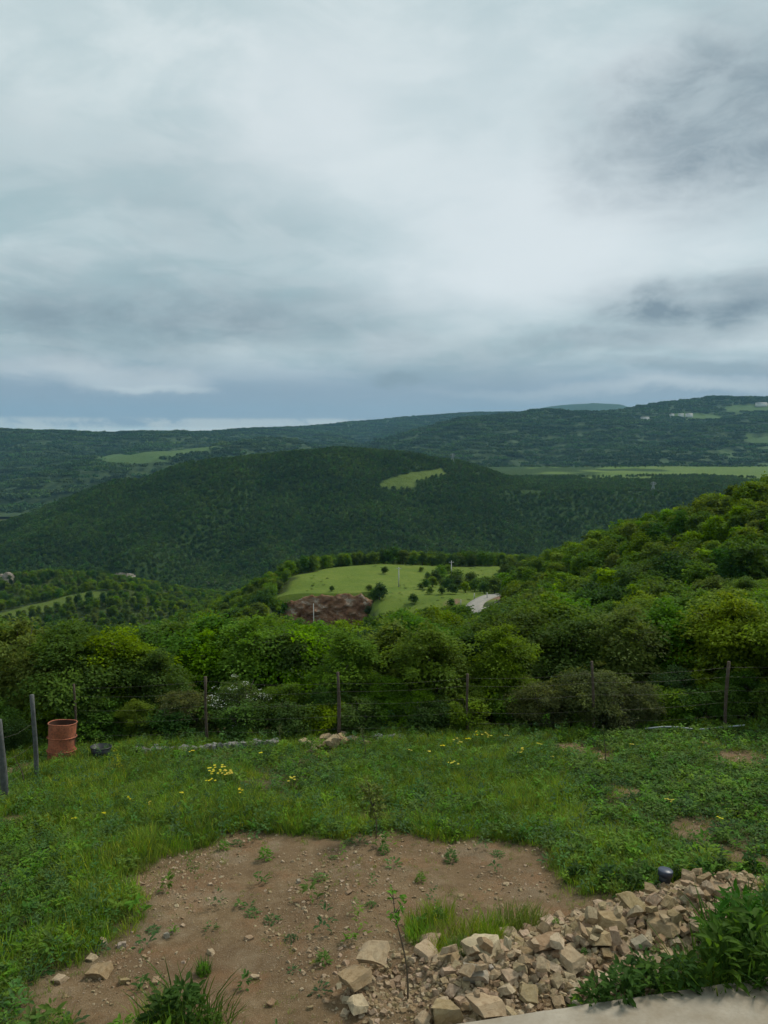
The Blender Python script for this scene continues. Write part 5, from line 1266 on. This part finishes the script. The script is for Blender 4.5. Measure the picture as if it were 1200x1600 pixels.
dens = np.where(soil > 0.5, 0.016, np.clip(0.48 + 0.7 * wn + 0.4 * low, 0.10, 0.95))
k = (g.random(len(x)) < dens) & ~in_pile(x, y) & ~path_side(x, y) & (np.hypot(x - BASIN[0], y - BASIN[1]) > 0.5)
x, y, z, low = x[k], y[k], z[k], low[k]
idx = np.where(low > 0.5, g.choice([0, 2, 2, 0, 1], len(x)), g.integers(0, 5, len(x)))
scatter('ground_weeds', np.stack([x, y, z], 1), zrot(len(x), g, 0.15), g.uniform(0.7, 1.4, len(x)), idx, WD, 'broad-leaved weeds mixed through the yard grass', 'weeds')
# undergrowth along the fence
x, y = jitter_grid(-14, 14, 18.1, 21.5, 0.26, g); z = near_z(x, y); k = g.random(len(x)) < 0.62
x, y, z = x[k], y[k], z[k]
scatter('undergrowth', np.stack([x, y, z], 1), zrot(len(x), g, 0.2), g.uniform(1.0, 2.2, len(x)), g.integers(0, 5, len(x)), WD, 'tangled green undergrowth below the trees behind the fence', 'undergrowth')
# gravel in the soil
PEB = []
for i in range(5):
    me = stone_mesh(700 + i, 0.6); PEB.append(proto_obj('pebble_source', me))
x, y, z = yard_pts(0.042); soil = soil_amount(x, y); cl = fbm(x * 1.1, y * 1.1, 161, 3)
k = (soil > 0.5) & (g.random(len(x)) < 0.24 + 0.75 * cl) & ~path_side(x, y)
x, y, z = x[k], y[k], z[k]
scatter('gravel', np.stack([x, y, z + 0.002], 1), zrot(len(x), g, 0.4), 0.010 + 0.046 * g.random(len(x)) ** 3.4, g.integers(0, 5, len(x)), PEB, 'small tan gravel and clods strewn over the bare soil', 'gravel')
x = BASIN[0] + g.normal(size=900) * 0.34; y = BASIN[1] + g.normal(size=900) * 0.30
scatter('basin_gravel', np.stack([x, y, yard_z(x, y)], 1), zrot(900, g, 0.4), 0.015 + 0.07 * g.random(900) ** 2.5, g.integers(0, 5, 900), PEB, 'crumbled stone and soil round the front sapling', 'gravel')
px_, py_ = g.uniform(x0, x1, 5200), g.uniform(y0, y1, 5200); k = in_pile(px_, py_); px_, py_ = px_[k], py_[k]
scatter('stone_chips', np.stack([px_, py_, yard_z(px_, py_) + 0.01], 1), zrot(len(px_), g, 0.5), 0.03 + 0.08 * g.random(len(px_)) ** 1.6, g.integers(0, 5, len(px_)), PEB, 'small stone chips filling the gaps of the rubble pile', 'gravel')

# single weeds, clumps and flowers
M['darkweed'] = leaf_mat('dark_weed_leaves', (0.062, 0.128, 0.018), var=0.2, hue=0.015)
BIG = [rosette(641, 110, 0.17, 0.085, 0.24, 'weed', 0.5), rosette(642, 150, 0.30, 0.14, 0.46, 'darkweed', 0.7), rosette(643, 80, 0.20, 0.085, 0.10, 'bluegrass', 0.35)]
DOCK = [rosette(651, 44, 0.26, 0.28, 0.45, 'darkweed', 0.9, 0.42), rosette(652, 120, 0.38, 0.22, 0.62, 'darkweed', 1.0, 0.36)]
def tuft_mesh(seed, n, spread, h0, h1, wid=0.011, lean=0.7, mat='grass'):
    g_ = np.random.default_rng(seed); a = Acc(); v, q, t, c = blades(g_, n, spread, h0, h1, wid, lean); a.add(v, q, t, c); return a.mesh('blades', [M[mat]])
TUFT = [tuft_mesh(661, 150, 0.16, 0.15, 0.38), tuft_mesh(662, 260, 0.28, 0.18, 0.45), tuft_mesh(663, 90, 0.34, 0.25, 0.65, 0.016, 0.95, 'darkweed')]
def plant(name, parts, u, v, s, label, cat, group=None, lift=0.0):
    p = G(u, v); t = empty(name, (p[0], p[1], gz(p[0], p[1]) + lift), rng.random() * 6.28); t.scale = (s, s, s)
    for nm, me in parts: obj(nm, me, t)
    return tag(t, label, cat, group)
WL = 'single weeds on the bare soil'
for u, v, s, m, lab in [(500, 1376, 0.62, 2, 'flat blue-green weed alone in the middle of the bare soil'), (415, 1340, 0.75, 0, 'leafy weed at the upper middle of the bare soil'), (395, 1428, 0.55, 2, 'left one of two flat weeds below the middle of the soil'),
                        (425, 1438, 0.6, 2, 'right one of two flat weeds below the middle of the soil'), (600, 1335, 0.55, 0, 'small weed below the middle sapling'), (657, 1380, 0.5, 0, 'small dark weed left of the grass island'), (545, 1322, 0.5, 2, 'low weed left of the middle sapling'),
                        (505, 1505, 0.62, 0, 'leafy weed left of the stacked slabs'), (350, 1325, 0.6, 0, 'weed at the upper left rim of the soil'), (370, 1318, 0.6, 2, 'spreading weed at the upper rim of the soil'), (705, 1345, 0.7, 0, 'leafy weed at the upper right of the soil'), (778, 1334, 0.55, 2, 'low weed at the right rim of the soil'),
                        (170, 1398, 0.7, 2, 'pale spreading weed at the left rim of the soil'), (240, 1450, 0.5, 2, 'thin weed left of the white pebbles'), (455, 1470, 0.45, 2, 'sparse weed on the lower soil'), (580, 1420, 0.4, 2, 'tiny weed left of the front sapling'), (520, 1345, 0.35, 2, 'tiny weed above the flat blue-green one')]:
    plant('soil_weed', [('leaves', BIG[m])], u, v, s, lab, 'weed', WL)
plant('grass_clump', [('blades', TUFT[2]), ('leaves', BIG[1])], 290, 1598, 0.95, 'big dark weed clump at the bottom edge left of centre', 'grass clump')
plant('grass_clump', [('blades', TUFT[1]), ('leaves', DOCK[0])], 255, 1606, 0.85, 'broad-leaved clump in front of the big dark bottom weed', 'grass clump')
plant('grass_clump', [('blades', TUFT[2]), ('leaves', BIG[0])], 335, 1602, 0.6, 'grass clump right of the big dark bottom weed', 'grass clump')
plant('weed_clump', [('leaves', BIG[0]), ('blades', TUFT[0])], 318, 1518, 0.5, 'low leafy weed above the big dark bottom clump', 'weed')
plant('grass_clump', [('blades', TUFT[1]), ('leaves', BIG[0])], 685, 1440, 0.72, 'rounded dark grass clump at the left of the grass island', 'grass clump')
for u, v, s in [(655, 1470, 0.6), (700, 1478, 0.7), (735, 1470, 0.7), (765, 1462, 0.65), (800, 1450, 0.72), (830, 1445, 0.6), (720, 1500, 0.55), (690, 1495, 0.5), (650, 1450, 0.5), (770, 1480, 0.5)]:
    plant('grass_clump', [('blades', TUFT[1])], u, v, s, 'grass tussock of the island between soil and rubble pile', 'grass clump', 'tussocks of the grass island')
for u, v, s, lab in [(1120, 1545, 1.1, 'tall dark dock plant nearest the concrete path at the right'), (1170, 1520, 1.25, 'tall dark dock plant at the right edge of the picture'), (1150, 1480, 1.1, 'tall weed standing behind the docks at the right'), (1195, 1470, 0.9, 'weed at the right edge behind the docks'), (1210, 1550, 1.0, 'dock plant cut by the right edge above the path')]:
    plant('dock_plant', [('leaves', DOCK[1]), ('blades', TUFT[2])], u, v, s, lab, 'weed', 'dock plants at the right')
for u, v, s, lab in [(930, 1580, 0.8, 'left one of the leafy weeds between the stones and the path'), (975, 1575, 1.0, 'middle leafy weed between the stones and the path'), (1020, 1562, 0.95, 'right one of the leafy weeds between the stones and the path'), (1000, 1545, 0.85, 'leafy weed behind the row between stones and path'), (1060, 1556, 1.0, 'leafy weed left of the tall docks'),
                     (900, 1572, 0.45, 'small weed at the left end of the row by the path'), (1025, 1500, 0.42, 'weed sprouting between stones in the middle of the pile'), (868, 1452, 0.4, 'dark leafy weed at the back edge of the pile'), (912, 1510, 0.32, 'small weed sprouting among the stones'), (1075, 1405, 0.45, 'weed growing at the back of the pile near the drain')]:
    plant('leafy_weed', [('leaves', BIG[1 if s > 0.5 else 0])], u, v, s, lab, 'weed', 'weeds among the rubble')
for u, v, s, lab in [(1095, 1385, 0.6, 'broad-leaved burdock right of the blue-capped drain'), (1125, 1372, 0.55, 'pale burdock further right of the drain'), (1060, 1380, 0.45, 'burdock beside the drain'), (1170, 1372, 0.6, 'burdock at the right rim behind the pile'), (990, 1395, 0.6, 'dark weed left of the drain'), (950, 1385, 0.65, 'dark weed at the edge of the soil left of the drain'), (900, 1375, 0.55, 'dark weed at the right rim of the bare soil'), (1010, 1380, 0.5, 'weed just behind the drain')]:
    plant('burdock', [('leaves', DOCK[0])], u, v, s, lab, 'weed', 'burdocks behind the pile')
# saplings
def sapling(u, v, h, lean, leafpos, label, ls=0.07, mat='weed'):
    p = G(u, v); t = empty('sapling', (p[0], p[1], gz(p[0], p[1]))); g_ = np.random.default_rng(int(u * 7 + v))
    q = np.linspace(0, 1, 8)[:, None]; st = np.array([[lean[0], lean[1], h]]) * q + np.array([[0.03, 0.02, 0]]) * np.sin(q * 5); st[0, 2] = -0.1
    a = Acc(); a.tube(st, np.linspace(0.012, 0.005, 8), 6); obj('stem', a.mesh('stem', [M['twig']], True), t)
    a = Acc(); lv = Acc()
    for f, n, sp in leafpos:
        c = np.array([np.interp(f, q[:, 0], st[:, i]) for i in range(3)])
        for _ in range(max(1, n // 7)):
            e = c + rdir(1, g_)[0] * sp * np.array([1, 1, 0.7]) + np.array([0, 0, sp * 0.4]); a.tube([c, (c + e) / 2 + np.array([0, 0, 0.02]), e], [0.005, 0.004, 0.002], 4)
            m = 7; pos = c + (e - c) * g_.uniform(0.35, 1.05, m)[:, None] + rdir(m, g_) * 0.035; l = ls * g_.uniform(0.7, 1.2, m)
            vv, ff = leaves(pos, unit(e - c) + 0.9 * rdir(m, g_) + np.array([0, 0, -0.3]), np.array([0, 0, 1.0]) + 0.6 * rdir(m, g_), l, l * 0.45); lv.add(vv, None, ff, np.repeat(g_.uniform(0.8, 1.3, m)[:, None] * np.ones((1, 3)), 4, 0))
    obj('branch', a.mesh('branch', [M['twig']]), t); obj('leaves', lv.mesh('leaves', [M[mat]]), t)
    return tag(t, label, 'sapling', 'young saplings planted in the yard')
sapling(637, 1562, 1.12, (-0.12, 0.05), ((0.98, 26, 0.12), (0.85, 34, 0.14), (0.72, 12, 0.09)), 'thin dark leaning sapling in the stone-ringed basin at the front')
sapling(587, 1310, 0.78, (-0.06, 0.0), ((1.0, 70, 0.2), (0.85, 90, 0.24), (0.7, 90, 0.24), (0.55, 60, 0.2), (0.4, 30, 0.16)), 'leafy sapling at the upper rim of the bare soil', 0.085, 'grass')
sapling(944, 1193, 0.72, (0.0, 0.0), ((1.0, 30, 0.12), (0.85, 12, 0.1), (0.5, 6, 0.08)), 'pale-topped sapling in front of the fifth far fence post', 0.06, 'blossom_leaf')
sapling(569, 1188, 0.62, (0.0, 0.0), ((1.0, 24, 0.13), (0.8, 14, 0.1)), 'small sapling by the heap at the third far fence post', 0.06, 'blossom_leaf')
sapling(36, 1230, 0.62, (-0.12, 0.05), ((0.9, 8, 0.14), (0.7, 6, 0.12)), 'nearly bare brown sapling between the two grey posts', 0.03)
sapling(436, 1172, 0.45, (0.05, 0.0), ((1.0, 24, 0.12), (0.8, 14, 0.1)), 'small pale sapling left of the heap by the fence', 0.06, 'blossom_leaf')
# yellow flowers
def flower_meshes(seed, n, h, spread):
    g_ = np.random.default_rng(seed); st = Acc(); fl = Acc()
    for _ in range(n):
        a_ = g_.random() * 6.28; r = spread * g_.random() ** 0.5; e = np.array([math.cos(a_) * r, math.sin(a_) * r, h * g_.uniform(0.75, 1.1)]); st.tube([e * np.array([.4, .4, 0]), e * np.array([.8, .8, .6]), e], [0.004, 0.003, 0.002], 3)
        m = 7; an = np.arange(m) * 6.28 / m; out = np.stack([np.cos(an), np.sin(an), np.full(m, 0.35)], 1); v, f = leaves(e + out * 0.016, out, np.array([0, 0, 1.0]) + 0.0 * out, 0.03, 0.022, 0.1); fl.add(v, None, f)
    return st.mesh('stem', [M['weed']]), fl.mesh('flowers', [M['yellow']])
FLW = [flower_meshes(801, 16, 0.36, 0.16), flower_meshes(802, 7, 0.32, 0.12), flower_meshes(803, 3, 0.30, 0.08)]
for u, v, s, m, lab in [(338, 1232, 1.0, 0, 'left one of the two yellow flower clusters in the left grass'), (358, 1230, 0.9, 0, 'right one of the two yellow flower clusters in the left grass'), (455, 1240, 0.9, 1, 'yellow flowers right of the twin clusters in the left grass'), (330, 1240, 0.8, 1, None), (375, 1256, 0.8, 1, None), (205, 1265, 0.8, 2, None), (160, 1292, 0.8, 2, None), (237, 1272, 0.7, 2, None),
                        (282, 1260, 0.8, 2, None), (115, 1300, 0.8, 2, None), (708, 1212, 1.0, 1, 'bright yellow flower head in the middle of the far grass'), (815, 1192, 1.0, 1, 'pair of yellow flowers right of centre in the far grass'), (715, 1175, 1.0, 1, None), (730, 1172, 1.0, 2, None), (760, 1165, 1.0, 1, None), (790, 1165, 0.9, 2, None), (842, 1178, 0.9, 2, None),
                        (690, 1180, 0.9, 2, None), (668, 1190, 0.9, 2, None), (640, 1186, 0.9, 2, None), (745, 1160, 0.9, 1, None), (1052, 1272, 0.7, 2, None), (1124, 1295, 0.7, 2, None), (1040, 1270, 0.7, 2, None), (300, 1190, 0.9, 2, None), (405, 1195, 0.9, 2, None), (985, 1178, 0.8, 2, None), (860, 1196, 0.8, 2, None)]:
    plant('yellow_flower_plant', [('stem', FLW[m][0]), ('flowers', FLW[m][1])], u, v, s, lab or ('scattered small yellow flower in the far grass' if u > 500 else 'scattered small yellow flower in the left grass'), 'flower', 'yellow flowers in the far grass' if u > 500 else 'yellow flowers in the left grass')
plant('yellow_bush', [('leaves', rosette(671, 80, 0.17, 0.075, 0.62, 'yellowleaf', 0.6)), ('blades', TUFT[0])], 182, 1210, 0.95, 'yellow-green leafy bush right of the black tub', 'bush')

# ------------------------------------------------------------------ labels: look-alikes of one spot are told apart by their place
def told_apart():
    ordw = ['leftmost', 'second from left', 'third from left', 'fourth from left', 'fifth from left', 'sixth from left', 'seventh from left', 'eighth from left', 'ninth from left', 'tenth from left', 'eleventh from left', 'twelfth from left']
    by = {}
    for o in bpy.data.objects:
        if o.parent is None and o.get('label') and o.get('category') and o.get('kind') != 'stuff': by.setdefault(o['label'], []).append(o)
    for lab, os_ in by.items():
        if not 1 < len(os_) <= 72: continue
        pos = {o.name: proj(*o.location) for o in os_}
        rows = [os_]; names = ['']
        if len(os_) > 12:
            srt = sorted(os_, key=lambda o: pos[o.name][1]); nr = -(-len(srt) // 12); cut = [round(i * len(srt) / nr) for i in range(nr + 1)]
            rows = [srt[cut[i]:cut[i + 1]] for i in range(nr)]; rw = ['back row', 'second row', 'third row', 'fourth row', 'fifth row', 'sixth row']
            names = [(rw[i] if i < nr - 1 else 'front row') + ', ' for i in range(nr)]
        for row, nm in zip(rows, names):
            row = sorted(row, key=lambda o: pos[o.name][0])
            for i, o in enumerate(row):
                w = ordw[i] if len(row) > 2 else ('left one', 'right one')[i]
                if i == len(row) - 1 and len(row) > 2: w = 'rightmost'
                new = f"{lab}, {nm}{w}"
                if len(new.split()) <= 16: o['label'] = new
told_apart()

# ------------------------------------------------------------------ haze
def haze():
    a = Acc(); x, y, z0, z1 = 11900.0, 11900.0, -141.0, 420.0
    a.box((0, 0, (z0 + z1) / 2), (2 * x + 400, 2 * y + 400, z1 - z0)); me = a.mesh('haze')
    m = bpy.data.materials.new('haze_air'); m.use_nodes = True; N = m.node_tree.nodes; N.clear(); o = N.new('ShaderNodeOutputMaterial'); v = N.new('ShaderNodeVolumePrincipled')
    v.inputs['Color'].default_value = (0.33, 0.70, 1.0, 1); v.inputs['Density'].default_value = HAZE_DENSITY; v.inputs['Anisotropy'].default_value = 0.0
    m.node_tree.links.new(v.outputs[0], o.inputs['Volume']); me.materials.append(m)
    tag(obj('haze', me), 'thin bluish haze filling the valley air', kind='stuff')
HAZE_DENSITY = 5.2e-5
haze()
